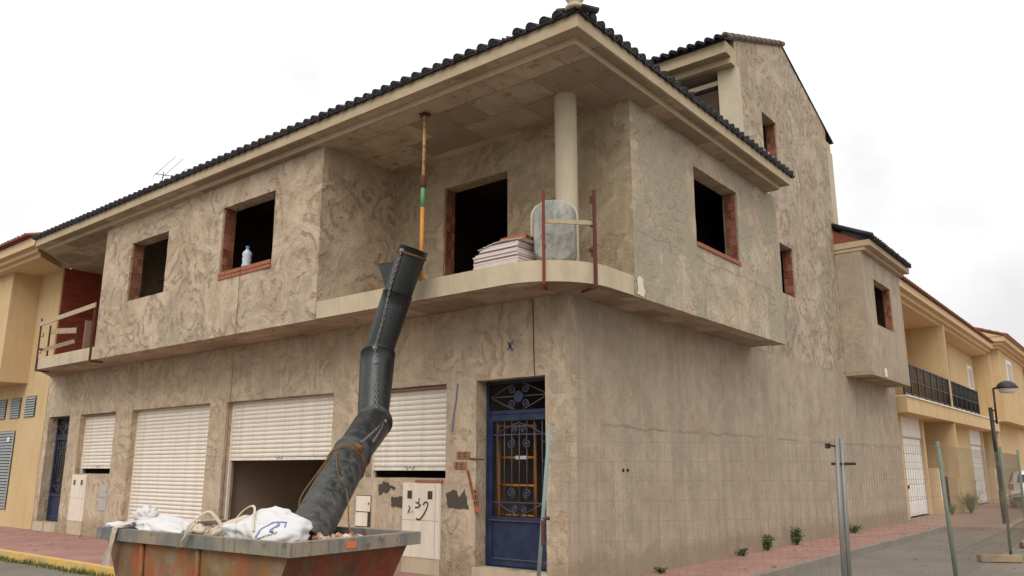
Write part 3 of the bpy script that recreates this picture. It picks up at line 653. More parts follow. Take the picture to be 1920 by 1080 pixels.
sill((WB[0], YF-.004, WB[2]-.037), (1, 0, 0), 7, 1.69/7, (0, -1)); sill((WB[0], YF-.002, WB[2]-.115), (1, 0, 0), 7, 1.69/7, (0, -1), .06)
sill((XS+.004, WS[0], WS[2]-.04), (0, 1, 0), 7, 1.79/7, (1, 0))
m = MB(); m.box(WB[0], WB[1], YF+.02, YF+.27, WB[2]-.05, WB[2]+.006); m.build('sill', 'brick', H)

# ---- roller shutters of single slats
def slat_mesh(wd, hh):
    b = MB(); pr = [(.002, .0), (-.012, .05), (-.022, .28), (-.024, .52), (-.014, .78), (.004, .90), (.004, .99), (.012, .99), (.012, .0)]
    pr = [(y, z*hh) for y, z in pr]
    b.prismx([(p[0], p[1]) for p in pr][::-1], 0, wd); return b.mesh('slat')
def shutter(op, zb, yy=.165, bent=0.):
    x0, x1, _, z1 = op; hh = .082; n = int((z1-zb)/hh)
    m = MB(); m.box(x0+.001, x0+.03, yy-.03, yy+.03, max(op[2], .0), z1-.002); m.box(x1-.03, x1-.001, yy-.03, yy+.03, max(op[2], .0), z1-.002); m.box(x0+.03, x1-.03, yy+.012, yy+.2, z1-.07, z1-.004)
    rs = m.build('roller_shutter', 'shutter', H)
    me = slat_mesh(x1-x0-.05, hh); me.materials.append(M['shutter'])
    for i in range(n+1):
        zt = z1-.03-(i+1)*hh
        if zt < zb-.01: break
        o = bpy.data.objects.new('slat', me); col.objects.link(o); o.parent = rs
        o.location = (x0+.025, yy+rnd.uniform(-.002, .002), zt); o.rotation_euler = (rnd.uniform(-.03, .03), bent*(i/n)**2+rnd.uniform(-.0006, .0006), 0)
    zt = z1-.03-i*hh
    MB().box(x0+.025, x1-.025, yy-.02, yy+.012, zt-.055, zt-.004).build('bottom_bar', 'shutter', rs)
    c = (x0+x1)/2
    m = MB()
    for dx, dz in ((-.09, .02), (-.06, -.01), (0, .01), (.06, -.01), (.09, .02)): m.box(c+dx-.012, c+dx+.012, yy-.03, yy-.021, zt-.03+dz, zt-.012+dz)
    m.build('lock', 'box_dark', rs)
    return rs
shutter(OP['win_b'], 1.53); shutter(OP['gar_b'], .06); shutter(OP['gar_a'], 1.70, bent=-.004); shutter(OP['win_a'], 1.50)
# lintel strips (bare fibre board) over shutters
for kx in ('win_b', 'win_a'): a = OP[kx]; MB().box(a[0]+.02, a[1]-.01, .07, .13, a[3]-.05, a[3]-.012).build('lintel_strip', 'sheet_dark', H)
# breeze-block course under the half open window shutter
# ---- blue iron street doors
def spiral(c, r0, turns, start, sgn=1, n=22, end=.15):
    pts = []
    for i in range(n+1):
        t = i/n; a = start+sgn*2*math.pi*turns*t; r = r0*(1-t)+r0*end*t
        pts.append((c[0]+r*math.cos(a), c[1], c[2]+r*math.sin(a)))
    return pts
def iron_door(op, yy):
    x0, x1, z0, z1 = op; x0 += .02; x1 -= .02; cx = (x0+x1)/2; wd = x1-x0; zt = z1-.50
    m = MB()
    for a in ((x0, x0+.05, z0, z1-.005), (x1-.05, x1, z0, z1-.005), (x0+.05, x1-.05, zt, zt+.055), (x0+.05, x1-.05, z1-.05, z1-.005), (x0+.05, x1-.05, z0, z0+.02)): m.box(a[0], a[1], yy, yy+.05, a[2], a[3])
    d = m.build('iron_door', 'blue', H)
    a0, a1 = x0+.055, x1-.055; b0, b1 = z0+.03, zt-.01
    m = MB()
    for a in ((a0, a0+.075, b0, b1), (a1-.075, a1, b0, b1), (a0+.075, a1-.075, b1-.09, b1), (a0+.075, a1-.075, b0, b0+.06), (a0+.075, a1-.075, b0+.60, b0+.67)): m.box(a[0], a[1], yy-.012, yy+.032, a[2], a[3])
    m.box(a0+.075, a1-.075, yy+.006, yy+.014, b0+.06, b0+.60); m.build('leaf_frame', 'blue', d)
    m = MB(); m.box(a0+.075, a1-.075, yy-.006, yy+.0, b0+.08, b0+.10); m.box(a0+.02, a1-.02, yy-.03, yy-.013, b0+.61, b0+.625); m.build('kick_rail', 'blue_iron', d)
    g0, g1, h0, h1 = a0+.08, a1-.08, b0+.67, b1-.09
    m = MB(); n = 7
    for i in range(n):
        xx = g0+(g1-g0)*(i+.5)/n
        m.tube([(xx, yy+.01, h0), (xx, yy+.01, h1)], .009, 6)
    for zz in (h0+.20, h1-.20): m.bar((g0, yy+.01, zz), (g1, yy+.01, zz), .012, .016)
    m.build('grille', 'blue_iron', d)
    m = MB()
    for sx in (-1, 1):
        for zz, sg in ((h1-.33, 1), (h0+.33, -1)): m.tube(spiral((cx+sx*.12*wd, yy, zz), .075, 1.7, math.pi/2*sg, sx*sg), .010, 5)
        m.tube(spiral((cx+sx*.09, yy, h1-.12), .055, 1.5, -math.pi/2, -sx), .010, 5); m.tube(spiral((cx+sx*.09, yy, h0+.11), .055, 1.5, math.pi/2, sx), .010, 5)
        m.tube([(cx, yy, h1-.03), (cx+sx*wd*.18, yy, h1-.10), (cx+sx*wd*.33, yy, h1-.19)], .010, 5); m.tube([(cx, yy, h0+.02), (cx+sx*wd*.18, yy, h0+.10), (cx+sx*wd*.33, yy, h0+.19)], .010, 5)
        # transom: diamond and scrolls
        zc = (zt+.055+z1-.05)/2
        m.tube([(cx+sx*wd*.43, yy, zc), (cx+sx*wd*.2, yy, zc+.13), (cx+sx*.08, yy, zc+.185)], .010, 5); m.tube([(cx+sx*wd*.43, yy, zc), (cx+sx*wd*.2, yy, zc-.13), (cx+sx*.08, yy, zc-.185)], .010, 5)
        m.tube([(cx+sx*.09, yy, zc), (cx+sx*wd*.4, yy, zc)], .010, 5)
        for sg in (-1, 1): m.tube(spiral((cx+sx*.12, yy, zc+sg*.11), .07, 1.6, math.pi/2*sg, -sx*sg), .010, 5)
    o = m.build('scroll_work', 'blue_iron', d); o['kind'] = 'stuff'
    m = MB(); m.lathe([(0, -.015), (.085, -.015), (.085, .01), (0, .01)], 20, (cx, yy, (zt+z1)/2), 'y', False); m.build('medallion', 'blue', d)
    return d
iron_door(OP['door_a'], .215); iron_door(OP['door_b'], .215)
for a in ((-1.66, -.33, -.03, .3, -.01, .17), (-16.74, -16.12, -.07, .3, -.01, .215), (-16.10, -15.43, -.06, .3, -.01, .21)): MB().box(*a).build('doorstep', 'concrete', H)

# ---- patches, marks and chases on the ground floor front
def blob(mb, cx, cz, pts, th=.014):
    q = []
    for (a, b), (c, d) in zip(pts, pts[1:]+pts[:1]):
        for t in range(5): x, z = a+(c-a)*t/5, b+(d-b)*t/5; q.append((cx+x*.92+.022*nz((x, z, cx), 22), cz+z*.92+.022*nz((x, z, cz+4), 22)))
    mb.prismy(q, -th, .02)
m = MB(); blob(m, -3.55, 1.22, [(-.16, -.1), (-.1, -.08), (-.05, -.03), (.02, -.06), (.09, -.02), (.12, .03), (.24, .0), (.26, .03), (.12, .07), (.06, .12), (.0, .10), (-.05, .14), (-.09, .09), (-.17, .07)]); m.build('cement_patch', 'cement_dark', H)
m = MB(); blob(m, -3.27, 1.04, [(-.13, -.08), (.13, -.09), (.15, .07), (.05, .08), (-.03, .06), (-.14, .08)]); m.build('cement_patch', 'cement_dark', H)
m = MB(); blob(m, -1.98, 1.09, [(-.2, -.13), (.24, -.13), (.20, .06), (.16, .16), (.1, .09), (.03, .04), (-.02, .13), (-.07, .16), (-.26, .10), (-.24, .06)]); m.build('cement_patch', 'cement_dark', H)
for (cx, cz, w_, h_) in ((-1.87, 1.74, .26, .10), (-1.93, 1.59, .24, .10)):
    o = place('bared_brick', BR[1], None, H, (cx, -.006, cz), (0, 0, math.pi), (w_, .012, h_))
o = place('bared_brick', BR[1], None, H, (-1.62, -.006, 1.12), (0, .1, math.pi), (.07, .012, .26)); o = place('bared_brick', BR[0], None, H, (-1.57, -.006, .96), (0, 0, math.pi), (.13, .010, .06))
m = MB(); m.prismy([(-1.80, 1.52), (-1.76, 1.52), (-1.62, 1.10), (-1.67, 1.10)], -.013, .02); m.build('chase', 'brick_dark', H)
m = MB(); m.bar((-1.74, -.01, 1.69), (-1.45, -.01, 1.67), .012, .015); m.build('conduit', 'cable', H)
def ribbon(mb, pts, wd, y=-.014):
    for a, b in zip(pts, pts[1:]):
        a, b = Vector(a), Vector(b); d = (b-a).normalized(); s_ = Vector((-d.y, d.x))*wd/2; e = d*wd*.3
        q = [a-e-s_, b+e-s_, b+e+s_, a-e+s_]
        y -= .0004
        mb.add([(p.x, y, p.y) for p in q], [(0, 1, 2, 3)])
m = MB(); ribbon(m, [(-1.01, 3.36), (-.93, 3.22)], .022); ribbon(m, [(-.93, 3.36), (-1.02, 3.24)], .022); ribbon(m, [(-.99, 3.34), (-.95, 3.24), (-.91, 3.25)], .02)
m.build('paint_mark', 'blue_paint', H); m = MB(); ribbon(m, [(-2.0, 2.80), (-2.03, 2.55), (-2.08, 2.3), (-2.1, 2.1)], .025); m.build('paint_mark', 'blue_paint', H)
m = MB(); m.tube([(-.55, -.008, 3.95), (-.545, -.012, 3.4), (-.53, -.01, 2.84)], .006, 5); m.build('cable', 'cable', H)
for a in (-8.62, -8.47): MB().box(a, a+.06, -.012, .02, 1.78, 1.86).build('switch_box', 'box_grey', H)
m = MB(); m.box(-6.3, -6.12, 3.55, 3.599, 1.62, 1.76); m.build('socket', 'box_dark', H)
m = MB(); m.add([(XS+.008, .86, 4.27), (XS+.008, .80, 4.20), (XS+.009, .82, 4.05), (XS+.009, .78, 3.99), (XS+.010, .98, 3.965), (XS+.010, 1.02, 4.06), (XS+.010, .97, 4.14), (XS+.010, .98, 4.24)], [tuple(range(8))])
M['chip'] = simple('chip', S(216, 204, 182), .9, .1, .08, 10); m.build('bare_patch', 'chip', H)
for yy in (1.45, 1.58): m = MB(); m.lathe([(.0, .012), (.022, .011), (.028, .0)], 10, (0, yy, 1.52), 'x'); m.build('fixing_hole', 'hole', H)
# paint marks on loggia wall
m = MB(); ribbon(m, [(-.62, 6.62), (-.6, 6.2)], .02, .745); ribbon(m, [(-.7, 6.6), (-.55, 6.6), (-.57, 6.5)], .02, .744); m.build('paint_mark', 'blue_paint', H)
#==THINGS==
# ------------------------------------------------------------------ neighbouring houses
NL = thing('neighbour_house', 'yellow rendered house with grey louvre vents adjoining the raw house by the yellow kerb', 'house', loc=(0, 0, 0))
m = MB(); wall(m, (0, -.004, 0), X, -Y, -32, -16.97, -.06, 3.92, (), .25, .6, .003, 0, seed=31); m.box(-32, -17.2, .3, 9, -.06, 7.0)
wall(m, (0, -.004, 0), X, -Y, -18.5, -16.97, 3.92, 6.97, (), .25, .4, .003, 0, seed=31); m.build('wall', 'yellow', NL)
m = MB(); m.box(-32, -18.42, -.74, -.006, 3.88, 6.97); m.build('bay', 'yellow', NL)
def ncorn(d, z0, z1):   # diagonal return at the party line
    return [(-16.98, -.02), (-15.98+d, -1.0-d), (-32, -1.0-d), (-32, -.0)]
m = MB()
for d, z0, z1 in ((0, 6.96, 7.06), (.12, 7.06, 7.18), (.26, 7.18, 7.42)): m.prism(ncorn(d, 0, 0)[::-1], z0, z1)
m.build('cornice', 'yellow_trim', NL)
m = MB(); m.add([(-15.85, -1.34, 7.43), (-32, -1.34, 7.43), (-32, 4, 9.3), (-17.2, 4, 9.3), (-17.2, 0, 7.9)], [(0, 4, 3, 2, 1)]); nroof = m.build('roof', 'tile_red', NL)
TILER = tile_mesh(); TILER.materials.append(M['tile_red'])
def red_row(roof, p0, along, up, n, pitch=.35):
    tile_row(roof, p0, along, up, pitch, n, chan=False, mesh=TILER)
red_row(nroof, (-19.6, -1.38, 7.43), X, Y, 17)
MB().box(-16.6, -16.2, -.9, -.2, 7.42, 7.62).build('parapet', 'yellow_trim', NL)
for x0 in (-18.38, -19.40, -20.42):
    m = MB(); m.box(x0, x0+.73, -.012, .01, 2.93, 3.50); v = m.build('vent', 'vent_dark', NL)
    for i in range(8):
        mm = MB(); z = 2.95+i*.068; mm.add([(x0+.02, -.045, z), (x0+.71, -.045, z), (x0+.71, -.014, z+.05), (x0+.02, -.014, z+.05), (x0+.02, -.045, z-.008), (x0+.71, -.045, z-.008), (x0+.71, -.014, z+.042), (x0+.02, -.014, z+.042)],
                         [(0, 1, 2, 3), (7, 6, 5, 4), (0, 4, 5, 1)]); mm.build('slat', 'vent', v)
m = MB(); m.box(-21.6, -18.81, -.02, .0, .44, 2.58); g = m.build('garage_grille', 'vent_dark', NL)
m = MB()
for i in range(26): m.box(-21.58, -18.83, -.034, -.0205, .46+i*.082, .46+i*.082+.055)
for xx in (-18.83, -20.2, -21.58): m.box(xx, xx+.04, -.05, -.035, .44, 2.58)
m.build('slat_panel', 'vent', g)
MB().box(-19.22, -19.05, -.056, -.051, 2.28, 2.40).build('notice', 'white', g)

def terrace(name, label, y0, y1, gar, fin0, rm=None, plants=False):
    T = thing(name, label, 'house', 'yellow terraced houses along the side street', loc=(0, 0, 0))
    m = MB(); m.box(-.55, -.32, y0, gar[0], -.06, 3.24); m.box(-.55, -.32, gar[1], gar[1]+.25, -.06, 3.24); m.box(-9, -.55, y0, y1, -.06, 7.0) if False else None
    m.box(-2.2, -2.0, y0, y1, -.06, 3.24); m.box(-2.0, .26, y1-.14, y1, -.06, 3.24); m.box(-2.0, -.56, gar[1]+.05, gar[1]+.25, 0, 3.24)
    m.box(-2.0, -1.8, y0, y1, 3.7, 7.0); m.box(-1.8, .28, y1-.14, y1, 3.7, 6.95); m.box(-6, -2.2, y0, y1, 0, 6.9)
    m.box(-1.2, -.34, y0+.002, gar[0]-.05, -.06, 3.2) ; m.build('wall', 'yellow', T)
    if rm:
        m = MB(); m.box(-1.8, -.45, rm[0], rm[1], 3.7, 6.95); m.build('room_wall', 'yellow', T)
        m = MB(); m.box(-.47, -.40, rm[1]-1.9, rm[1]-.8, 5.1, 6.3); wn = m.build('window', 'white', T)
        MB().box(-.41, -.392, rm[1]-1.75, rm[1]-.95, 5.25, 6.15).build('pane', 'box_grey', wn)
    m = MB(); m.box(-2.0, .3, y0, y1, 3.24, 3.73); m.build('balcony', 'yellow', T)
    m = MB(); m.box(-.2, .34, y0, y1, 3.731, 3.77); m.build('coping', 'white', T)
    m = MB()
    for d, z0, z1 in ((.05, 6.93, 7.05), (.2, 7.05, 7.2), (.36, 7.2, 7.45)): m.box(-2.2, .1+d, y0-(.3 if y0 < 20 else 0), y1, z0, z1-.001)
    m.build('cornice', 'yellow_trim', T)
    m = MB(); m.box(-2.2, .12, y0, y1, 6.915, 6.928); m.build('soffit', 'yellow_trim', T)
    m = MB(); m.add([(.55, y0-.1, 7.46), (.55, y1, 7.46), (-4, y1, 9.0), (-4, y0-.1, 9.0)], [(0, 1, 2, 3)]); rf = m.build('roof', 'tile_red', T)
    m = MB(); tile_field(m, (.55, y0-.05, 7.44), Y, -X, .34, y1-y0, 4); o = m.build('roof_tiles', 'tile_red', T); o['kind'] = 'stuff'
    # garage door
    g0, g1 = gar
    m = MB(); m.box(-.46, -.40, g0, g1, 2.60, 3.239); m.build('lintel', 'white', T)
    m = MB(); m.box(-.47, -.40, g0, g0+.07, 0, 2.6); m.box(-.47, -.40, g1-.07, g1, 0, 2.6); m.box(-.47, -.40, g0+.07, g1-.07, 2.54, 2.6); gd = m.build('garage_door', 'box_grey', T)
    for i in range(5):
        z = .02+i*.504; mm = MB(); mm.box(-.455, -.425, g0+.075, g1-.075, z, z+.492); mm.box(-.43, -.418, g0+.2, g1-.2, z+.08, z+.42); mm.build('panel', 'white', gd)
    MB().box(-.42, -.38, g0+.4, g0+.52, .9, 1.0).build('handle', 'black_iron', gd)
    # balcony rail, one panel after another
    segs = [(y0+.15, y1-.2)] if not rm else [(y0+.1, rm[0]+1.6)]
    for a, b in segs:
        n = max(1, round((b-a)/1.05)); st = (b-a)/n
        m = MB(); m.bar((.22, a, 4.82), (.22, b, 4.82), .04, .04); m.bar((.22, a, 4.30), (.22, b, 4.30), .03, .035); m.bar((.22, a, 3.86), (.22, b, 3.86), .03, .03); rl = m.build('balcony_rail', 'black_iron', T)
        for i in range(n+1): MB().box(.195, .245, a+i*st-.028, a+i*st+.028, 3.771, 4.85).build('rail_post', 'black_iron', rl)
        m = MB()
        for i in range(n):
            for j in range(1, 9): yy = a+i*st+j*st/9; m.tube([(.22, yy, 3.86), (.22, yy, 4.8)], .009, 4)
        m.build('bars', 'black_iron', rl)
    # meter pillar beside the garage and the entrance gate
    m = MB(); m.box(-.5, -.05, gar[1]+.45, gar[1]+1.15, -.06, 1.55); mp = m.build('meter_pillar', 'yellow_trim', T)
    for z in (.45, 1.0): MB().box(-.05, -.038, gar[1]+.55, gar[1]+1.05, z, z+.48).build('meter_door', 'white', mp)
    m = MB(); m.box(-.3, .2, y1-.45, y1-.145, -.06, 1.25); m.build('gate_post', 'yellow', T)
    m = MB()
    yy = gar[1]+1.2
    while yy < y1-.5: m.tube([(-.1, yy, .1), (-.1, yy, 1.25)], .012, 4); yy += .11
    m.bar((-.1, gar[1]+1.16, .12), (-.1, y1-.46, .12), .03, .03); m.bar((-.1, gar[1]+1.16, 1.2), (-.1, y1-.46, 1.2), .03, .03); m.box(-.13, -.08, gar[1]+1.3, gar[1]+1.75, .75, 1.2); m.build('gate', 'black_iron', T)
    return T
terrace('terraced_house', 'yellow terraced house with white garage door and balcony rail directly beside the raw side wall', 17.93, 25.2, (19.58, 22.52), 25.2)
terrace('terraced_house', 'yellow terraced house with shrub at its gate, between party fin and the projecting gabled house', 25.21, 35.6, (31.45, 34.55), 35.2, rm=(29.5, 35.4))
TB = thing('terraced_house', 'yellow house with sloping gable roof and projecting upper bay behind the white car', 'house', 'yellow terraced houses along the side street')
m = MB(); m.box(-6, -.5, 35.7, 70, -.06, 7.5); m.box(-.5, -.32, 39.5, 70, -.06, 3.9); m.build('wall', 'yellow', TB)
m = MB(); m.box(-.49, .32, 38.2, 47, 3.86, 7.5); m.box(-.49, .0, 47.01, 58, 3.86, 7.5); m.build('bay', 'yellow', TB)
m = MB(); m.box(-.49, -.38, 36.0, 39.2, 2.6, 3.8); m.box(-.49, -.42, 36.1, 39.1, 0, 2.6); m.build('garage_door', 'white', TB)
m = MB(); m.box(.321, .38, 40.2, 42.0, 5.6, 7.2); wn = m.build('window', 'white', TB); MB().box(.381, .39, 40.4, 41.8, 5.8, 7.0).build('pane', 'box_grey', wn)
m = MB()
for d, z0, z1 in ((.1, 7.5, 7.65), (.28, 7.65, 7.8), (.46, 7.8, 8.05)): m.box(-2, .32+d, 37.8-d, 62, z0, z1-.001)
m.build('cornice', 'yellow_trim', TB)
m = MB(); m.add([(.9, 37.2, 8.06), (.9, 62, 8.06), (-4, 62, 9.8), (-4, 37.2, 9.8)], [(0, 1, 2, 3)]); m.prismy([(.7, 8.04), (-4, 8.04), (-4, 9.7)][::-1], 37.3, 37.5); m.build('roof', 'yellow_trim', TB)
m = MB(); tile_field(m, (.92, 37.3, 8.05), Y, -X, .355, 24, 4); o = m.build('roof_tiles', 'tile_red', TB); o['kind'] = 'stuff'
m = MB(); m.bar((.3, 50, 4.9), (.3, 58, 4.9), .05, .05)
for i in range(60): m.tube([(.3, 50+i*.13, 3.9), (.3, 50+i*.13, 4.9)], .012, 4)
m.build('balcony_rail', 'black_iron', TB)

# ------------------------------------------------------------------ skip
SK = thing('skip', 'battered orange and grey rubbish skip full of rubble by the pavement kerb', 'skip', loc=(-.98, -4.13, -.13), rotz=R(2.4))
L_, W_, ZT = 1.57, .78, 1.08       # half length, half width, rim height
def ring(mb, o_, i_, z0, z1):
    a = [(-o_[0], -o_[1]), (o_[0], -o_[1]), (o_[0], o_[1]), (-o_[0], o_[1])]; b = [(-i_[0], -i_[1]), (i_[0], -i_[1]), (i_[0], i_[1]), (-i_[0], i_[1])]
    vs = [(p[0], p[1], z) for z in (z0, z1) for p in a+b]
    fs = []
    for i in range(4):
        j = (i+1) % 4; fs += [(i, j, 8+j, 8+i), (4+j, 4+i, 12+i, 12+j), (8+i, 8+j, 12+j, 12+i), (j, i, 4+i, 4+j)]
    mb.add(vs, fs)
m = MB(); ring(m, (L_, W_), (L_-.09, W_-.075), ZT-.115, ZT); m.build('rim', 'skip_rim', SK)
bx, by, tx, ty = .95, .66, L_-.1, W_-.07
top = [(-tx, -ty), (tx, -ty), (tx, ty), (-tx, ty)]; bot = [(-bx, -by), (bx, -by), (bx, by), (-bx, by)]
def panel(i, name, mat, ins=.0):
    j = (i+1) % 4; m = MB()
    q = [Vector((*bot[i], .02)), Vector((*bot[j], .02)), Vector((*top[j], ZT-.1)), Vector((*top[i], ZT-.1))]
    nn = (q[1]-q[0]).cross(q[3]-q[0]).normalized()
    nu, nv = 14, 8; vs = []
    for a in range(nu+1):
        for b in range(nv+1):
            p = (q[0].lerp(q[1], a/nu)).lerp(q[3].lerp(q[2], a/nu), b/nv); vs.append(p+nn*(.012*nz(p, 3, i) if 0 < a < nu and 0 < b < nv else 0))
    for p in list(vs): vs.append(p-nn*.02)
    K = (nu+1)*(nv+1); fs = []
    for a in range(nu):
        for b in range(nv):
            f = (a*(nv+1)+b, (a+1)*(nv+1)+b, (a+1)*(nv+1)+b+1, a*(nv+1)+b+1); fs += [f, tuple(x+K for x in f[::-1])]
    m.add(vs, fs, True); return m.build(name, mat, SK)
panel(0, 'side_panel', 'skip_side'); panel(2, 'side_panel', 'skip_side'); panel(1, 'end_panel', 'skip_red'); panel(3, 'end_panel', 'skip_red')
MB().box(-bx, bx, -by, by, 0, .03).build('floor_plate', 'skip_side', SK)
for xx in (-.75, .2): MB().tube([(xx, -by-.035, .25), (xx, -ty-.02, ZT-.12)], .022, 8).build('rib', 'skip_side', SK)
for sx in (-.45, .45):
    m = MB(); m.lathe([(.0, -.1), (.05, -.1), (.05, .02), (.0, .02)], 12, (sx, -by-.06, .55), 'y', False); m.build('lifting_lug', 'rust', SK)
m = MB(); m.add([(L_+.003, -.18, ZT-.085), (L_+.003, -.06, ZT-.085), (L_+.003, -.06, ZT-.03), (L_+.003, -.18, ZT-.03)], [(0, 1, 2, 3)]); M['sticker'] = simple('sticker', S(206, 104, 66), .6); m.build('sticker', 'sticker', SK)
# rubble heap
m = MB(); nx_, ny_ = 44, 22; vs = []
for i in range(nx_+1):
    for j in range(ny_+1):
        x = -1.42+2.84*i/nx_; y = -.66+1.32*j/ny_
        vs.append((x, y, ZT-.15+.05*nz((x, y, 0), 2.3)+.03*nz((x, y, 3), 8)+.05*(1-(y/.66)**2)))
m.add(vs, [(i*(ny_+1)+j, (i+1)*(ny_+1)+j, (i+1)*(ny_+1)+j+1, i*(ny_+1)+j+1) for i in range(nx_) for j in range(ny_)])
for i in range(420):
    x, y = rnd.uniform(-1.35, 1.38), rnd.uniform(-.62, .62); z = ZT-.11+.05*(1-(y/.66)**2)+rnd.uniform(-.03, .02); s_ = rnd.uniform(.015, .06)
    mt = Matrix.Rotation(rnd.uniform(0, 6), 3, Vector((rnd.random(), rnd.random(), rnd.random()+.1)).normalized())
    vs = [Vector((x, y, z))+mt @ Vector((a*s_*rnd.uniform(.6, 1), b*s_*rnd.uniform(.5, 1), c_*s_*rnd.uniform(.3, .7))) for a in (-1, 1) for b in (-1, 1) for c_ in (-1, 1)]
    m.add(vs, [(0, 1, 3, 2), (6, 7, 5, 4), (0, 4, 5, 1), (2, 3, 7, 6), (1, 5, 7, 3), (4, 0, 2, 6)])
RB = m.build('rubble', 'rubble'); RB.location = SK.location; RB.rotation_euler = SK.rotation_euler; RB['kind'] = 'stuff'; tag(RB, 'broken brick and plaster rubble heaped in the skip', 'rubble')

# sacks in the skip
def pillow(c, sx, sy, sz, rot, seed, n=22, crump=.05, sq=3.2):
    vs = []; fs = []; mt = Matrix.Rotation(rot[2], 3, 'Z') @ Matrix.Rotation(rot[1], 3, 'Y') @ Matrix.Rotation(rot[0], 3, 'X')
    for i in range(n+1):
        th = math.pi*i/n
        for j in range(2*n):
            ph = math.pi*j/n; p = Vector((math.sin(th)*math.cos(ph), math.sin(th)*math.sin(ph), math.cos(th)))
            e = (abs(p.x)**sq+abs(p.y)**sq+abs(p.z)**sq)**(-1/sq); p = p*e
            d = 1+crump*(1.3*nz(p, 1.3, seed)+.8*(.4-abs(nz(p, 2.1, seed+4))*2)+.16*(.5-abs(nz(p, 5, seed+8))*2))
            vs.append(Vector(c)+mt @ Vector((p.x*sx*d, p.y*sy*d, p.z*sz*d)))
    for i in range(n):
        for j in range(2*n): fs.append((i*2*n+j, i*2*n+(j+1) % (2*n), (i+1)*2*n+(j+1) % (2*n), (i+1)*2*n+j))
    m = MB(); m.add(vs, fs, True); return m
sk = Matrix.Translation(SK.location) @ Matrix.Rotation(R(2.4), 4, 'Z')
def at(x, y, z): return sk @ Vector((x, y, z))
SB = thing('rubble_sack', 'bright white woven sack with faded blue print lying against the black chute in the skip', 'sack', loc=at(.78, -.35, ZT))
def local(parent, mb, name, mat):
    o = mb.build(name, mat, parent); o.matrix_parent_inverse = Matrix.Translation(-Vector(parent.location)); return o
m = pillow(at(.84, -.40, ZT+.02), .33, .27, .165, (R(14), R(10), R(4)), 3, 44, .14, 2.8); local(SB, m, 'sack_body', 'sack')
fr = at(.82, -.38, ZT+.03)
def loop(pts, r, n=12):
    pts = [Vector(p) for p in pts]; o_ = []
    for i in range(len(pts)-1):
        p0, p1, p2, p3 = pts[max(i-1, 0)], pts[i], pts[i+1], pts[min(i+2, len(pts)-1)]
        for t in [q/n for q in range(n)]:
            o_.append(.5*((2*p1)+(-p0+p2)*t+(2*p0-5*p1+4*p2-p3)*t*t+(-p0+3*p1-3*p2+p3)*t**3))
    o_.append(pts[-1]); return o_
def strap(mb, pts, wd=.05, th=.008):
    c = loop(pts, 0, 8)
    for a, b in zip(c, c[1:]):
        if (b-a).length > 1e-5: mb.bar(a-(b-a)*.1, b+(b-a)*.1, wd, th, (0, -.6, .8))
m = MB(); strap(m, [at(.30, -.52, ZT+.0), at(.36, -.42, ZT+.18), at(.48, -.40, ZT+.25), at(.6, -.44, ZT+.24), at(.76, -.56, ZT+.17), at(.90, -.66, ZT+.06)], .02); local(SB, m, 'handle', 'sack_cream')
# print on the sack: rounded arch mark and a line of small dark lettering
bpy.context.view_layer.update()
dg = bpy.context.evaluated_depsgraph_get()
body = [c_ for c_ in SB.children if c_.name.startswith('sack_body')][0]
def on_sack(px, pz):
    o_ = fr+Vector((px, -1, pz)); inv = body.matrix_world.inverted()
    h, loc, nn, _ = body.ray_cast(inv @ o_, (inv.to_3x3() @ Vector((0, 1, 0))))
    return (body.matrix_world @ loc)+Vector((0, -.004, 0)) if h else None
def decal(mb, pts2, wd):
    q = []
    for i in range(len(pts2)-1):
        for t in range(5): q.append((pts2[i][0]+(pts2[i+1][0]-pts2[i][0])*t/5, pts2[i][1]+(pts2[i+1][1]-pts2[i][1])*t/5))
    q.append(pts2[-1]); w3 = [on_sack(*p) for p in q]
    for a, b in zip(w3, w3[1:]):
        if a and b and (b-a).length > 1e-4: mb.bar(a, b, wd, .004, (0, -1, 0.05)) if False else mb.tube([a, b], wd/2, 5)
m = MB(); decal(m, [(.16, -.02), (.13, .05), (.15, .09), (.19, .10), (.22, .08), (.25, .03), (.27, .03)], .02); decal(m, [(.19, .10), (.25, .10), (.285, .06)], .014); local(SB, m, 'printed_mark', 'ink')
m = MB()
for i in range(8):
    x0 = .175+i*.016; z0 = -.05+i*.008; decal(m, [(x0, z0), (x0+.004, z0+.022)], .007)
    if i % 2: decal(m, [(x0, z0+.01), (x0+.01, z0+.014)], .006)
local(SB, m, 'printed_lettering', 'ink_dark')
SC = thing('rubble_sack', 'crumpled cream sack with dangling straps slumped over the rim in the middle of the skip', 'sack', loc=at(.3, -.5, ZT))
m = pillow(at(.30, -.42, ZT+.0), .26, .22, .12, (R(8), R(-14), 0), 8, 36, .26, 2.2); local(SC, m, 'sack_body', 'sack_cream')
m = MB(); strap(m, [at(.42, -.60, ZT+.02), at(.31, -.66, ZT+.17), at(.25, -.72, ZT+.20), at(.17, -.82, ZT+.08), at(.08, -.835, ZT-.10)], .03)
strap(m, [at(.25, -.72, ZT+.20), at(.21, -.80, ZT+.09), at(.12, -.85, ZT-.04), at(.05, -.84, ZT-.11)], .022); local(SC, m, 'handle', 'sack_cream')
m = pillow(at(.46, -.45, ZT+.02), .16, .2, .10, (0, R(10), 0), 15, 30, .24, 2.2); local(SC, m, 'fold', 'sack')
SD = thing('rubble_sack', 'long white sack draped over the rim corner, twisted tail hanging down', 'sack', loc=at(-1.1, -.4, ZT))
m = pillow(at(-.80, -.45, ZT+.0), .52, .22, .09, (R(6), R(7), R(-3)), 21, 48, .24, 2.3); local(SD, m, 'sack_body', 'sack')
m = pillow(at(-1.18, -.46, ZT+.09), .12, .12, .12, (0, 0, 0), 24, 32, .3, 2.2); local(SD, m, 'knot', 'sack')
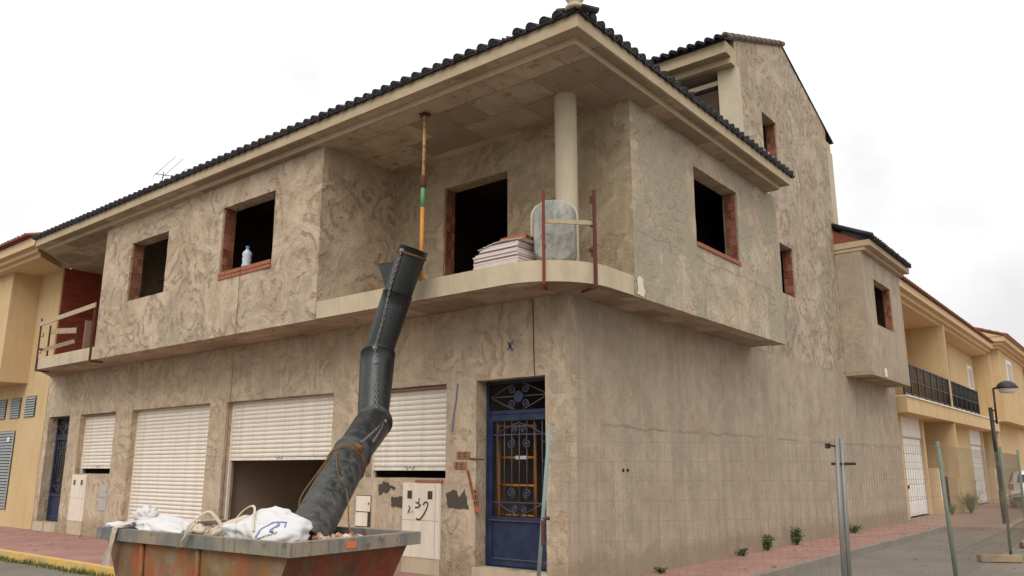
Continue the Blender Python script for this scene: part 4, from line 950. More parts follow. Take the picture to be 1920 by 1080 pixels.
def fold_strip(pts, wd, seed):
    c = loop(pts, 0, 7); m = MB(); n = len(c); K = 9; vs = []
    for i, p in enumerate(c):
        t = i/(n-1); w_ = wd[min(len(wd)-1, int(t*(len(wd)-1)))]+(wd[min(len(wd)-1, int(t*(len(wd)-1))+1)]-wd[min(len(wd)-1, int(t*(len(wd)-1)))])*(t*(len(wd)-1) % 1)
        for q in range(K):
            u = q/(K-1)-.5; vs.append(p+Vector((u*w_, -.018*math.cos(q*2.4+seed)-.012*nz((u*3, t*4, seed), 2), .01*nz((u*4, t*6, seed), 2))))
    m.add(vs, [(i*K+q, i*K+q+1, (i+1)*K+q+1, (i+1)*K+q) for i in range(n-1) for q in range(K-1)], True); return m
m = fold_strip([at(-1.20, -.60, ZT+.07), at(-1.17, -.76, ZT+.035), at(-1.16, -.81, ZT+.0), at(-1.17, -.82, ZT-.10), at(-1.22, -.825, ZT-.24), at(-1.24, -.82, ZT-.36)], [.16, .12, .06, .06, .10, .15], 2); local(SD, m, 'tail', 'sack_cream')
m = pillow(at(-1.42, -.62, ZT+.02), .14, .12, .03, (0, R(5), 0), 27, 14, .25, 2.2); local(SD, m, 'flap', 'sack')
m = pillow(at(-.2, -.5, ZT+.01), .10, .08, .06, (0, 0, 0), 33, 12, .4, 2); BBX = m.build('plaster_lump', 'sack_cream'); tag(BBX, 'pale plaster lump on the rubble between two sacks', 'rubble')

# ------------------------------------------------------------------ rubble chute
CH = thing('rubble_chute', 'black plastic rubble chute hanging from the balcony slab into the skip', 'chute', loc=(-1.6, -1.3, 0))
nodes = [(-1.71, -1.30, 4.62), (-1.95, -1.36, 3.98), (-2.14, -1.52, 3.12), (-1.83, -1.85, 2.10), (-1.30, -2.62, 1.72), (-.44, -3.80, 1.00)]
J = [Vector(p) for p in nodes]
def section(a, b, r0, r1, ext, name='chute_section'):
    d = (b-a).normalized(); m = MB(); b2 = b+d*ext
    prof = [(0, r0+.008), (.02, r0+.008), (.022, r0+.002), (.2, r0), (.97, r1), (1, r1)]
    pts = [a.lerp(b2, t) for t, _ in prof]; m.tube(pts, [r for _, r in prof], 28, cap=False)
    m.tube([p for p in pts[::-1]], [r-.008 for _, r in prof][::-1], 28, cap=False)
    m.tube([a, a+d*.001], [r0+.008, r0-.006], 28, cap=False)
    return local(CH, m, name, 'chute')
section(J[0], J[1], .208, .198, .10); section(J[1], J[2], .209, .2, .14); section(J[2], J[3], .235, .195, .12)
section(J[3]+Vector((.0, .04, .06)), J[4], .235, .205, .10); section(J[4], J[5], .225, .215, .42)
m = MB(); m.add([(-2.62, -1.15, 4.56), (-2.12, -1.12, 4.53), (-2.2, -1.12, 4.1), (-2.44, -1.15, 4.16), (-2.62, -1.12, 4.56), (-2.12, -1.09, 4.53), (-2.2, -1.09, 4.1), (-2.44, -1.12, 4.16)], [(3, 2, 1, 0), (4, 5, 6, 7), (0, 1, 5, 4), (1, 2, 6, 5), (2, 3, 7, 6), (3, 0, 4, 7)]); m.bar((-2.64, -1.13, 4.57), (-2.1, -1.1, 4.54), .05, .02)
local(CH, m, 'hopper_plate', 'chute')
def chain(mb, pts, link=.042, r=.0045):
    c = [Vector(p) for p in pts]; acc = []; 
    for a, b in zip(c, c[1:]):
        n = max(1, int((b-a).length/link)); acc += [a.lerp(b, i/n) for i in range(n)]
    acc.append(c[-1])
    for i, (a, b) in enumerate(zip(acc, acc[1:])):
        d = (b-a).normalized(); s_ = d.orthogonal().normalized()
        if i % 2: s_ = d.cross(s_)
        h = (b-a).length*.62; mid = (a+b)/2; ps = []
        for k_ in range(9):
            t = 2*math.pi*k_/8; ps.append(mid+d*h*math.cos(t)+s_*.014*math.sin(t))
        mb.tube(ps, r, 4, cap=False)
CAMP = Vector((6.301, -9.037, 1.55))
def front(i0, t, r, sidew=0.):
    a = J[i0].lerp(J[i0+1], t); d = (J[i0+1]-J[i0]).normalized(); v = (CAMP-a).normalized(); v = (v-d*v.dot(d)).normalized(); s_ = v.cross(d).normalized()
    return a+v*r*math.sqrt(max(0, 1-(sidew/r)**2))+s_*sidew
m = MB(); cps = [front(0, .12, .225, .17), front(0, .95, .225, .12), front(1, .5, .23, .08), front(2, .05, .255, .07), front(2, .2, .25, .03), front(2, .95, .245, .0), front(3, .25, .25, -.03), front(3, .9, .24, .03), front(4, .08, .24, .06)]
sg = 1 if (front(0, .5, .2, .1)-front(0, .5, .2, 0)).dot(Vector((-.78, -.626, 0))) > 0 else -1
def frt(i0, t, r, sw): return front(i0, t, r, sw*sg)
cps = [frt(0, .12, .225, .15), frt(0, .95, .222, .13), frt(1, .5, .225, .08), frt(2, .05, .255, .05), frt(2, .25, .245, .02), frt(2, .9, .235, -.04), frt(3, .2, .25, -.09), frt(3, .75, .235, -.05), frt(4, .06, .24, -.03)]
chain(m, cps); chain(m, [frt(0, .12, .235, .15), frt(0, .6, .23, .165), frt(1, .1, .225, .12), frt(1, .3, .225, .10)]); chain(m, [frt(3, .3, .25, -.10), frt(3, .6, .24, -.12), frt(3, .85, .235, -.12)])
local(CH, m, 'chain', 'chain')
m = MB()
for q in (cps[3], cps[4], cps[6], cps[0]): m.box(q.x-.025, q.x+.025, q.y-.02, q.y+.02, q.z-.02, q.z+.02)
local(CH, m, 'chain_bolt', 'chain')
def girdle(mb, i0, t, r, rad=.01, tilt=0., n=26):
    a = J[i0].lerp(J[i0+1], t); d = (J[i0+1]-J[i0]).normalized(); s_ = d.orthogonal().normalized(); b = d.cross(s_)
    mb.tube([a+(s_*math.cos(2*math.pi*i/n)+b*math.sin(2*math.pi*i/n))*(r+.008+.004*math.sin(i*2.1))+d*tilt*math.cos(2*math.pi*i/n) for i in range(n+1)], rad, 6, cap=False)
m = MB(); girdle(m, 0, .14, .21, .011); girdle(m, 0, .16, .21, .008, .01); girdle(m, 4, .20, .222, .009, .05); girdle(m, 4, .22, .222, .007, .04)
local(CH, m, 'rope', 'rope'); m = MB(); e = frt(4, .14, .24, -.04); m.tube(loop([e, e+Vector((.02, -.02, -.09)), e+Vector((-.0, -.02, -.17))], 0, 4), .014, 6); m.tube(loop([e, e+Vector((-.05, -.03, -.1)), e+Vector((-.06, -.02, -.19))], 0, 4), .011, 6)
m.tube([e+Vector((-.05, -.02, .03)), e+Vector((.06, -.01, -.02))], .03, 7)
m.tube(loop([frt(4, .28, .24, .16), frt(4, .55, .23, 0.05), frt(4, .72, .25, -.16), at(1.18, .2, ZT+.08), at(1.38, .1, ZT-.02)], 0, 6), .007, 6)
m.tube(loop([frt(4, .25, .23, .2), frt(4, .55, .24, .235), frt(4, .85, .24, .24), at(.42, .3, ZT+.0)], 0, 6), .008, 6)
local(CH, m, 'rope', 'rope')

# ------------------------------------------------------------------ things on the balconies
PR = thing('steel_prop', 'tall yellow steel prop with green sleeve jammed under the loggia ceiling', 'prop', loc=(-2.06, -.8, Z2))
px, py = -2.06, -.80
for nm, mt, r, z0, z1 in (('outer_tube', 'prop_yellow', .032, 4.27, 5.5), ('sleeve', 'prop_green', .034, 5.45, 5.78), ('inner_tube', 'prop_worn', .026, 5.72, 6.96)):
    m = MB(); m.tube([(px, py, z0), (px-.0, py, z1)], r, 12); local(PR, m, nm, mt)
m = MB(); m.lathe([(.034, 5.76), (.046, 5.77), (.046, 5.95), (.03, 5.96)], 10, (px, py, 0)); m.tube([(px-.08, py, 5.86), (px+.08, py, 5.86)], .008, 6); local(PR, m, 'collar', 'rust')
m = MB(); m.box(px-.07, px+.07, py-.07, py+.07, 6.975, 6.995); m.tube([(px-.1, py, 6.965), (px+.1, py, 6.965)], .012, 6); local(PR, m, 'head_plate', 'rust')
m = MB(); m.box(px-.08, px+.08, py-.08, py+.08, Z2+.002, Z2+.012); local(PR, m, 'foot_plate', 'rust')

ST = thing('sheet_stack', 'stack of thin whitish boards piled on the balcony edge by the dark doorway', 'boards', loc=(-.6, -.55, Z2))
nb = 14
for i in range(nb):
    z = Z2+.003+i*.0245; o_ = rnd.uniform(-.012, .012); x1 = -.20+rnd.uniform(-.008, .008); x0 = -1.0+rnd.uniform(-.012, .012)+(max(0, i-8)*.035)
    m = MB(); m.box(x0, x1, -.80+o_, -.25+o_, z, z+.0205); local(ST, m, 'board', 'sheet' if i % 5 else 'sheet_dark')
m = MB()
for i in range(9):
    x = -.92+.09*i; z = Z2+.355+.012*math.sin(i*.5); xx = x
    z += .05*math.sin(min(1, (i)/5)*math.pi/2)-.035
    m.add([(x, -.81, z), (x+.092, -.81, z+.006), (x+.092, -.3, z+.01), (x, -.3, z+.004), (x, -.81, z-.008), (x+.092, -.81, z-.002), (x+.092, -.3, z+.002), (x, -.3, z-.004)], [(0, 1, 2, 3), (7, 6, 5, 4), (0, 4, 5, 1)], True)
local(ST, m, 'loose_board', 'sheet')
o = place('brick', brick_mesh(True, .7), ['brick', 'hole'], None, (-.54, -.55, Z2+.415), (0, R(-2), -math.pi/2), (.26, .36, .085))
tag(o, 'orange hollow brick lying on the stack of boards', 'brick')

# mortar trough stood on end
TR = thing('mortar_trough', 'grey cement stained mortar trough stood on end behind the rusty guard posts', 'trough', loc=(.2, -.5, Z2), rotz=0)
def rrect(wd, hg, r, n=6):
    p = []
    for cx, cz, a0 in ((wd/2-r, hg/2-r, 0), (-wd/2+r, hg/2-r, 90), (-wd/2+r, -hg/2+r, 180), (wd/2-r, -hg/2+r, 270)):
        for i in range(n+1): a = R(a0+90*i/n); p.append((cx+r*math.cos(a), cz+r*math.sin(a)))
    return p
def loft(mb, rings, close0=True, smooth=True):
    n = len(rings[0]); vs = [p for r in rings for p in r]
    fs = [(i*n+j, i*n+(j+1) % n, (i+1)*n+(j+1) % n, (i+1)*n+j) for i in range(len(rings)-1) for j in range(n)]
    if close0: fs.append(tuple(range(n))[::-1])
    mb.add(vs, fs, smooth)
ax = Vector((.55, -.83, 0)).normalized(); sd_ = Vector((.83, .55, 0)).normalized(); tc_ = Vector((.13, -.42, Z2+.51))
def trr(wd, hg, r, dep): return [tc_+sd_*a+Vector((0, 0, b))-ax*dep for a, b in rrect(wd, hg, r)]
m = MB(); loft(m, [trr(.50, .84, .19, -.012), trr(.54, .88, .20, 0), trr(.58, .93, .2, .14), trr(.62, .98, .2, .30), trr(.60, .96, .19, .30), trr(.53, .85, .17, .03)]); 
m.add(trr(.52, .84, .17, .03), [tuple(range(28))]); local(TR, m, 'tub', 'trough')
m = MB(); loft(m, [trr(.62, .98, .2, .29), trr(.68, 1.02, .22, .29), trr(.68, 1.02, .22, .315), trr(.60, .96, .19, .315)], False); local(TR, m, 'rolled_rim', 'trough_rim')

def guard_post(px_, py_, out, label, z0=3.93, z1=5.22, mat='rust_red', grp=None):
    G = thing('guard_post', label, 'guard post', grp, loc=(px_, py_, z0)); ov = Vector((out[0], out[1], 0)).normalized(); p = Vector((px_, py_, 0))+ov*.025
    m = MB(); m.bar(p+Vector((0, 0, z0-.02)), p+Vector((0, 0, z1)), .038, .038, tuple(ov)); local(G, m, 'upright', mat)
    m = MB(); m.bar(p+Vector((0, 0, z0-.025)), p-ov*.3+Vector((0, 0, z0-.025)), .035, .03); m.bar(p+Vector((0, 0, z0+.52)), p-ov*.12+Vector((0, 0, z0+.52)), .035, .05); local(G, m, 'clamp', mat)
    m = MB()
    for zz in (z0+.42, z0+.84, z0+1.18): m.bar(p-ov*.07+Vector((0, 0, zz)), p-ov*.07+Vector((0, 0, zz+.1)), .03, .012); m.bar(p+Vector((0, 0, zz)), p-ov*.07+Vector((0, 0, zz)), .03, .012)
    local(G, m, 'board_hook', mat); return G
guard_post(.22, -.775, (.50, -.87), 'rusty red guard post clamped to the rounded slab in front of the mortar trough')
guard_post(.645, -.21, (.95, -.31), 'rusty guard post clamped to the rounded slab beyond the mortar trough, by the column', z1=5.28, mat='rust')
m = MB(); m.bar((.20, -.75, 4.80), (.63, -.19, 4.82), .025, .06); RG = m.build('guard_rail', 'wood'); tag(RG, 'short grey board spanning the two rusty posts at the rounded slab', 'board')
guard_post(-15.45, -.93, (-.3, -1), 'thin rusty guard post at the chamfered slab end next to the yellow house', z0=3.95, z1=5.25, mat='rust')
guard_post(-12.50, -.93, (0, -1), 'thin rusty guard post beside the swirled render wall at the far balcony', z0=3.95, z1=5.30, mat='rust')
m = MB(); m.bar((-15.5, -.98, 5.10), (-12.45, -.98, 5.22), .03, .11); o = m.build('guard_rail', 'wood'); tag(o, 'long pale timber rail across the far balcony', 'board')
TF = thing('timber_frame', 'rough timber and rusty post frame standing inside the far balcony end', 'frame', loc=(-15.6, -.4, Z2))
m = MB(); m.bar((-15.75, -.62, Z2), (-15.75, -.62, 5.15), .035, .035); m.bar((-15.05, -.25, Z2), (-15.05, -.25, 5.15), .035, .035); local(TF, m, 'upright', 'rust')
m = MB(); m.bar((-15.75, -.6, 5.0), (-15.05, -.25, 5.0), .03, .14); m.bar((-15.3, -.88, Z2+.2), (-15.05, -.28, 4.72), .03, .10); local(TF, m, 'plank', 'wood')
m = MB(); m.bar((-14.55, -.2, Z2), (-14.55, -.2, 5.2), .05, .14); local(TF, m, 'stud', 'sheet_dark')

# water bottle on the sill with its plumb string
BT = thing('water_bottle', 'clear plastic water bottle with blue cap on the brick window sill', 'bottle', loc=(-6.62, YF+.06, WB[2]))
m = MB(); m.lathe([(0, .0), (.085, .0), (.095, .03), (.075, .09), (.09, .15), (.078, .2), (.092, .25), (.08, .29), (.03, .34), (.03, .37)], 14, (-6.62, YF+.09, WB[2]+.008)); local(BT, m, 'bottle_body', 'bottle')
m = MB(); m.lathe([(.034, .355), (.036, .41), (0, .412)], 12, (-6.62, YF+.09, WB[2]+.008)); local(BT, m, 'cap', 'cap_blue')
m = MB(); m.tube([(-6.62, YF+.0, WB[2]+.01), (-6.62, YF-.035, WB[2]-.03), (-6.62, YF-.03, 4.4), (-6.62, YF-.03, .35)], .005, 5); o = m.build('plumb_string', 'string'); tag(o, 'thin brown string hanging from the bottle window sill', 'string')

# roof aerial
AE = thing('roof_aerial', 'small metal TV aerial with orange dipole above the dark roof edge', 'aerial', loc=(-14.9, 1.5, 8.3))
m = MB(); m.tube([(-14.9, 1.5, 8.2), (-14.9, 1.5, 9.80)], .016, 8); local(AE, m, 'mast', 'antenna')
b0 = Vector((-15.0, 1.32, 9.72)); bd = Vector((.5, .84, -.05))
m = MB(); m.tube([b0, b0+bd*1.05], .012, 6); local(AE, m, 'boom', 'antenna')
for a_, q in ((.05, .95), (.28, .9), (.6, .5)):
    m = MB(); c = b0+bd*a_; m.tube([c+Vector((-.05, -.09, -.10)), c+Vector((.13, .22, .34))*(q/.55)], .009, 5); m.tube([c+Vector((-.0, -.0, .0)), c+Vector((.08, .14, -.22))*(q/.55)], .007, 5); local(AE, m, 'element', 'antenna')
m = MB(); c = b0+bd*.42; m.tube([c, c+bd*.16], .035, 8); local(AE, m, 'dipole', 'orange')
m = MB(); c = b0+bd*.55; m.tube([c+Vector((0, 0, .05)), c+bd*.5+Vector((0, 0, .06))], .006, 5); local(AE, m, 'director', 'antenna')

# ------------------------------------------------------------------ meter cabinets
def cabinet(label, x0, x1, z0, z1, split, windows=False, plinth=None, mat='box_white', ajar=False, proud=.03):
    C_ = thing('meter_cabinet', label, 'cabinet', loc=(x0, 0, z0))
    m = MB(); m.box(x0, x1, -proud+.012, .05, z0, z1); local(C_, m, 'case', 'box_dark' if ajar else mat)
    for a, b in ((z0+.012, split-.008), (split+.008, z1-.012)):
        x_ = x1-.012-(.06 if ajar and a < split-.05 else 0)
        m = MB(); m.box(x0+.012, x_, -proud, -proud+.0119, a, b); local(C_, m, 'cabinet_door', mat)
    if windows:
        for xx in (x0+.12, x1-.26):
            m = MB(); m.box(xx, xx+.10, -proud-.004, -proud-.0005, z1-.24, z1-.12); local(C_, m, 'meter_window', 'box_dark')
        m = MB(); m.bar((x1-.10, -proud-.002, z0+.02), (x1-.10, -proud-.002, z1-.02), .008, .004); local(C_, m, 'door_seam', 'box_grey')
    else:
        m = MB(); m.box(x1-.06, x1-.035, -proud-.006, -proud-.0005, (split+z1)/2-.02, (split+z1)/2+.02); local(C_, m, 'latch', 'box_dark')
    if plinth is not None: m = MB(); m.box(x0+.005, x1-.005, -proud+.01, .03, plinth, z0-.002); local(C_, m, 'plinth', 'concrete')
    return C_
CB = cabinet('large cream meter cabinet with two dark windows and black graffiti by the door', -3.13, -2.31, .22, 1.33, .77, True, -.005)
m = MB()
def gr(pts, wd): ribbon(m, [(-3.13+a*.0076*1.11, 1.33-b*.00107*1.0) for a, b in pts], wd, -.0345)
G_ = lambda pts: [(-3.13+(u-85)/735*.82, 1.33-(v-60)/720*.555) for u, v in pts]
ribbon(m, G_([(510, 480), (530, 440), (570, 425), (595, 455), (590, 510), (560, 590), (520, 670), (480, 730), (445, 765), (405, 770), (385, 750)]), .022, -.0345)
ribbon(m, G_([(430, 360), (425, 420), (410, 455)]), .016, -.0365); ribbon(m, G_([(365, 440), (420, 460), (455, 490), (420, 530), (360, 540)]), .02, -.038)
ribbon(m, G_([(230, 510), (255, 560), (225, 610), (215, 660)]), .016, -.0385); ribbon(m, G_([(235, 590), (265, 660)]), .008, -.039); ribbon(m, G_([(300, 615), (310, 630)]), .016, -.039)
local(CB, m, 'graffiti', 'black_paint')
cabinet('tall narrow white meter cabinet between the far door and small shutter', -14.85, -14.08, .30, 1.39, .84, True, -.005)
cabinet('small grey two door box in the render beside the far garage', -13.40, -12.97, .58, 1.16, .88, mat='box_grey', proud=.012)
cabinet('small white two door box with lower door ajar beside the large cream cabinet', -4.24, -3.87, .62, 1.12, .855, mat='box_white', ajar=True, proud=.02)
m = MB(); m.box(-2.85, -2.28, -.03, .02, 1.335, 1.372); m.build('cabinet_lintel', 'brick', H)

# orange trestle behind the door grille
TS = thing('scaffold_frame', 'orange tubular scaffold frame stood behind the blue door grille', 'scaffold', loc=(-.9, .6, 0))
for xx in (-1.64, -.95): m = MB(); m.tube([(xx, .55, 0), (xx, .55, 2.2)], .022, 10); local(TS, m, 'upright', 'orange')
for zz in (.87, 1.30, 1.705, 2.17): m = MB(); m.tube([(-1.64, .55, zz), (-.95, .55, zz)], .018, 8); local(TS, m, 'rung', 'orange')
m = MB(); m.box(-1.3, -1.08, .525, .575, 1.68, 1.73); local(TS, m, 'worn_tape', 'white')

# ------------------------------------------------------------------ site fence
def mesh_panel(mb, a, b, z0, z1, dx, dz, r=.0017, bends=()):
    a, b = Vector(a), Vector(b); ln = (b-a).length; d = (b-a).normalized(); nn = Vector((d.y, -d.x, 0)).normalized()
    def off(z): 
        o_ = 0
        for bz in bends:
            o_ = max(o_, .035*max(0, 1-abs(z-bz)/.05))
        return nn*o_
    zs = [z0]+sorted([q for bz in bends for q in (bz-.05, bz, bz+.05)])+[z1]
    n = int(ln/dx)
    for i in range(1, n):
        p = a.lerp(b, i/n); mb.tube([Vector((p.x, p.y, z+p.z))+off(z) for z in zs], r, 4, cap=False)
    nzv = int((z1-z0)/dz)
    for j in range(nzv+1):
        z = z0+(z1-z0)*j/nzv; mb.tube([a+Vector((0, 0, z))+off(z), b+Vector((0, 0, z))+off(z)], r*1.1, 4, cap=False)
def fence(label, p0, p1, t0, t1, dx, dz, mats=('galv', 'galv'), bends=(), post0=True, post1=True, r=.0017):
    FP = thing('site_fence', label, 'fence', 'temporary site fence panels', loc=(p0[0], p0[1], p0[2]))
    p0, p1, t0, t1 = Vector(p0), Vector(p1), Vector(t0), Vector(t1)
    if post0: m = MB(); m.tube([p0, t0], .022 if mats[0] == 'pole_blue' else .026, 12); local(FP, m, 'post', mats[0])
    if post1: m = MB(); m.tube([p1, t1], .026, 12); local(FP, m, 'post', mats[1])
    m = MB(); mesh_panel(m, (p0.x*.5+t0.x*.5, p0.y*.5+t0.y*.5, 0), (p1.x*.5+t1.x*.5, p1.y*.5+t1.y*.5, 0), .12, min(t0.z, t1.z)-.06, dx, dz, r, bends); o = local(FP, m, 'wire_mesh', 'wire'); o['kind'] = 'stuff'; return FP
F1 = fence('coarse wire fence panel between the leaning pale blue pole and the twin posts', (.88, -1.88, 0), (3.20, .93, -.12), (1.00, -1.76, 2.0), (3.255, .955, 1.9), .10, .20, ('pole_blue', 'galv'), bends=(.45, 1.1))
m = MB(); q = Vector((.985, -1.80, 1.02)); m.tube([q+Vector((-.05, -.03, .0)), q+Vector((-.0, .04, .0))], .022, 8); m.box(q.x-.045, q.x-.02, q.y-.05, q.y-.02, q.z-.28, q.z-.02); local(F1, m, 'rusty_clamp', 'rust')
F2 = fence('fine ribbed wire fence panel between the twin posts and the leaning green post', (3.25, .97, -.12), (4.0, 2.93, -.12), (3.30, 1.0, 1.9), (3.945, 2.98, 1.9), .05, .2, ('galv', 'galv_green'), bends=(.5, 1.05, 1.6), r=.0015)
m = MB(); m.bar((3.18, .94, 1.60), (3.42, 1.06, 1.60), .05, .03); m.tube([(3.17, .9, 1.82), (3.27, .95, 1.80)], .012, 6); m.box(3.14, 3.19, .88, .93, 1.78, 1.84); local(F2, m, 'coupler', 'cable')
F3 = fence('wire fence panel from the leaning green post to the post in the long concrete block', (4.0, 2.95, -.12), (3.84, 8.62, .02), (3.95, 3.0, 1.9), (3.95, 8.2, 1.93), .05, .2, ('galv_green', 'galv_green'), bends=(.5, 1.05, 1.6), post0=False, r=.0015)
F4 = fence('wire fence panel beyond the lamp post toward the white car', (3.85, 8.8, .02), (3.7, 12.1, .02), (3.9, 8.5, 1.9), (3.75, 12.1, 1.95), .05, .2, ('galv', 'galv_green'), bends=(.5, 1.05, 1.6), post0=False, r=.0015)
def base_block(label, c, ang, ln=.78):
    m = MB(); w_ = .23; pr = [(-w_/2, 0), (w_/2, 0), (w_/2-.02, .13), (-w_/2+.02, .13)]
    m.prismx([(a, b) for a, b in pr][::-1] if False else pr, -ln/2, ln/2)
    o_ = m.build('concrete_block', 'block'); o_.location = c; o_.rotation_euler = (0, 0, ang); tag(o_, label, 'block', 'concrete feet of the fence')
    bv = o_.modifiers.new('bevel', 'BEVEL'); bv.width = .02; bv.segments = 2; return o_
base_block('long pale concrete fence foot under the post near the lamp', (3.66, 8.55, -.125), R(33), .72)
base_block('pale concrete fence foot farther along toward the white car', (3.9, 12.1, -.125), R(33), .72)

# ------------------------------------------------------------------ street lamp
LP = thing('street_lamp', 'black street lamp with round hooded head beyond the fence', 'lamp', loc=(2.38, 19, -.04))
m = MB(); m.tube([(2.36, 19, -.035), (2.36, 19, .9)], .075, 14); m.tube([(2.36, 19, .9), (2.36, 19, 3.34)], .055, 14); local(LP, m, 'pole', 'black_iron')
m = MB(); m.tube([(2.48, 19, 2.85), (2.50, 19, 3.9)], .03, 10); m.tube([(2.36, 19, 2.93), (2.49, 19, 2.93)], .022, 8); m.tube([(2.49, 19, 3.9), (2.7, 19, 3.93)], .03, 8); m.tube([(2.36, 19, 3.25), (2.49, 19, 3.25)], .022, 8); local(LP, m, 'bracket', 'black_iron')
m = MB(); m.lathe([(.0, .20), (.08, .195), (.16, .16), (.24, .09), (.29, .0), (.30, -.03), (.27, -.03), (.0, -.02)], 24, (2.86, 19, 3.92)); local(LP, m, 'lamp_hood', 'black_iron')
m = MB(); m.lathe([(.235, -.035), (.225, -.12), (.17, -.17), (.0, -.185)], 24, (2.86, 19, 3.92)); local(LP, m, 'lamp_glass', 'glass_lamp')

# ------------------------------------------------------------------ weeds and shrub
def weed(x, y, h, wd, label, n=46, mat='leaf', z=0, seed=0):
    r_ = random.Random(seed); m = MB()
    for i in range(n):
        a = r_.uniform(0, 6.28); t = r_.random()**.7; ln = h*r_.uniform(.5, 1.0); lean = wd*r_.uniform(.2, 1)
        b = Vector((x+.02*math.cos(a*3), y+.05*r_.uniform(-1, 1)*wd*4, z)); tip = b+Vector((math.cos(a)*lean, math.sin(a)*lean*1.3, ln))
        mid = b.lerp(tip, .55)+Vector((0, 0, h*.08)); s_ = Vector((-math.sin(a), math.cos(a), 0))*r_.uniform(.006, .014)
        m.add([b-s_*.4, b+s_*.4, mid+s_, mid-s_, tip], [(0, 1, 2, 3), (3, 2, 4)])
        for k_ in range(5):
            p = b.lerp(tip, r_.uniform(.2, 1)); d = Vector((r_.uniform(-1, 1), r_.uniform(-1, 1), r_.uniform(-.2, .8))).normalized()*r_.uniform(.03, .075); s2 = d.orthogonal().normalized()*d.length*.32
            m.add([p, p+d*.5+s2, p+d, p+d*.5-s2], [(0, 1, 2, 3)])
    o_ = m.build('weed', mat); tag(o_, label, 'weed', 'weeds along the foot of the side wall'); return o_
weed(.08, 5.4, .13, .12, 'low scrubby weed at the wall foot, nearest the house corner', 22, 'leaf', seed=1); weed(.07, 6.62, .30, .10, 'upright leafy weed at the wall foot between two other weeds', 50, seed=2)
weed(.09, 8.15, .36, .13, 'tallest bushy weed at the foot of the side wall', 60, seed=3); weed(.1, 12.1, .2, .2, 'small dark spreading weed just past the twin fence posts', 30, seed=4)
weed(.1, 2.3, .07, .1, 'tiny weed sprouting at the wall foot close to the house corner', 12, seed=5)
o = weed(.55, 24.6, .75, .5, 'sprawling green shrub at the gate of the second terraced house', 120, 'leaf2', -.03, 6); o.name = 'shrub'; o['category'] = 'shrub'; del o['group']
o = weed(.25, 22.9, .4, .2, 'small green plant at the pillar beside the first white garage door', 40, 'leaf2', -.03, 7); o.name = 'garden_plant'; o['category'] = 'plant'; del o['group']
m = MB(); r_ = random.Random(9)
for i in range(2600):
    x = r_.uniform(-26, -5.2); y = -2.66-abs(r_.gauss(0, .07))-.16*max(0, nz((x, 0, 0), .8)); h = r_.uniform(.03, .10)*(1+.8*nz((x, 1, 0), 1.2)); a = r_.uniform(0, 6.28); d = Vector((math.cos(a), math.sin(a), 0))*r_.uniform(.02, .06); s_ = Vector((-math.sin(a), math.cos(a), 0))*r_.uniform(.006, .014); b = Vector((x, y, -.13))
    if h > .01: m.add([b-s_, b+s_, b+d+Vector((0, 0, h))], [(0, 1, 2)])
GS = m.build('grass', 'leaf2'); GS['kind'] = 'stuff'; tag(GS, 'strip of short grass along the foot of the yellow kerb', 'grass')

# ------------------------------------------------------------------ parked car
CR = thing('parked_car', 'white hatchback parked in front of the yellow houses down the side street', 'car', loc=(1.95, 31.5, -.035))
def car_sec(y, wb, wt, z0, zb, zt):   # half-section profile from sill to roof
    p = [(wb*.93, z0), (wb, z0+.16), (wb*1.01, z0+.38), (wb*.985, zb), (wt+(wb-wt)*.25, zb+(zt-zb)*.5), (wt, zt-.05), (wt*.8, zt)]
    pts = [(a, b) for a, b in p]+[(-a, b) for a, b in p[::-1]]
    return [Vector((1.95+a, 29.6+y, b-.035)) for a, b in pts]
rings = [car_sec(0, .70, .55, .38, .72, .80), car_sec(.08, .80, .60, .28, .90, 1.05), car_sec(.35, .84, .64, .22, .95, 1.38), car_sec(.9, .86, .66, .22, .95, 1.48), car_sec(1.8, .87, .67, .22, .95, 1.49), car_sec(2.5, .87, .63, .22, .94, 1.38), car_sec(3.0, .86, .72, .22, .90, 1.0), car_sec(3.7, .83, .70, .24, .80, .86), car_sec(4.0, .72, .6, .3, .62, .66)]
m = MB(); n = len(rings[0]); m.add([p for r in rings for p in r], [(i*n+j, i*n+(j+1) % n, (i+1)*n+(j+1) % n, (i+1)*n+j) for i in range(len(rings)-1) for j in range(n)]+[tuple(range(n))[::-1], tuple(range((len(rings)-1)*n, len(rings)*n))], True); local(CR, m, 'body', 'car_white')
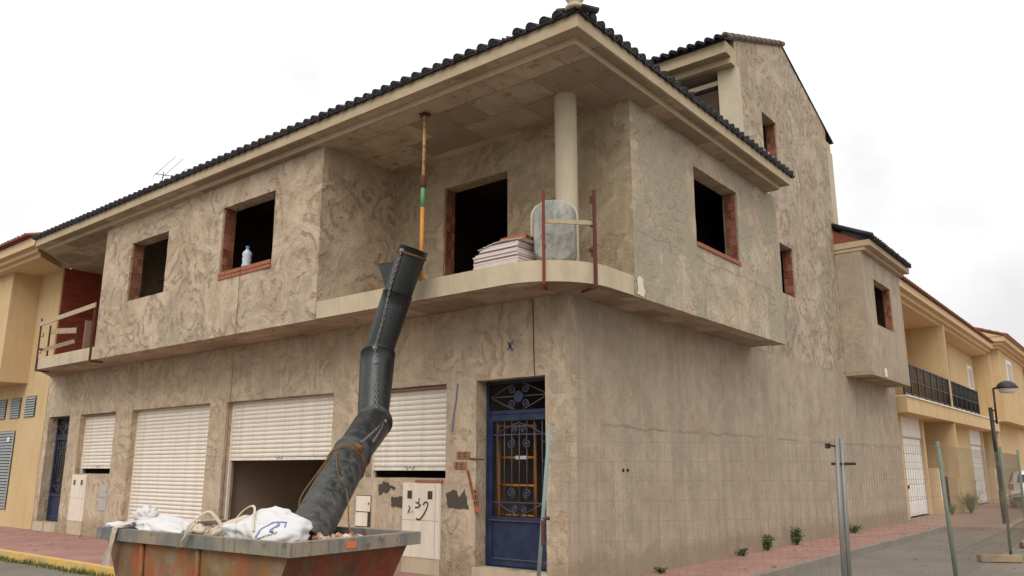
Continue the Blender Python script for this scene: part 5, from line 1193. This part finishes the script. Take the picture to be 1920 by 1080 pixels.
m = MB(); m.add([(1.45, 29.64, 1.0), (2.45, 29.64, 1.0), (2.4, 29.87, 1.30), (1.5, 29.87, 1.30)], [(0, 1, 2, 3)]); local(CR, m, 'rear_window', 'car_glass')
for sx in (-1, 1):
    m = MB(); m.add([(1.95+sx*.85, 30.1, .97), (1.95+sx*.86, 32.0, .97), (1.95+sx*.715, 31.9, 1.38), (1.95+sx*.715, 30.3, 1.38)], [(0, 1, 2, 3), (3, 2, 1, 0)]); local(CR, m, 'side_window', 'car_glass')
    m = MB(); m.box(1.95+sx*.72-.1, 1.95+sx*.72+.1, 29.60, 29.72, .70, .92); local(CR, m, 'tail_light', 'tail')
    for yy in (.65, 3.2):
        m = MB(); m.lathe([(0, -.1), (.2, -.1), (.30, -.09), (.31, 0), (.30, .09), (.2, .1), (0, .1)], 20, (1.95+sx*.78, 29.6+yy, .275), 'x'); wl = local(CR, m, 'wheel', 'tyre')
m = MB(); m.box(1.25, 2.65, 29.55, 29.7, .24, .42); local(CR, m, 'bumper', 'tyre')
m = MB(); m.box(1.7, 2.2, 29.58, 29.60, .55, .66); local(CR, m, 'number_plate', 'white')

# loose grit and crumbs of mortar on the road and pavement
m = MB(); r_ = random.Random(31)
for i in range(420):
    if i % 3: x, y, z = r_.uniform(1.6, 5.5), r_.uniform(-2, 16), -.126
    elif i % 2: x, y, z = r_.uniform(.1, 1.2)**1.0, r_.uniform(.5, 15), .002
    else: x, y, z = r_.uniform(-16, -4), r_.uniform(-2.4, -.1), .002
    s_ = r_.uniform(.006, .02)*(1.8 if r_.random() < .06 else 1); vs = [Vector((x, y, z+s_*.4))+Vector((a*s_*r_.uniform(.6, 1.2), b*s_*r_.uniform(.6, 1.2), c_*s_*.5)) for a in (-1, 1) for b in (-1, 1) for c_ in (-1, 1)]
    m.add(vs, [(0, 1, 3, 2), (6, 7, 5, 4), (0, 4, 5, 1), (2, 3, 7, 6), (1, 5, 7, 3), (4, 0, 2, 6)])
o = m.build('grit', 'mortar'); o['kind'] = 'stuff'; tag(o, 'loose crumbs of mortar and grit scattered on road and pavement', 'grit')
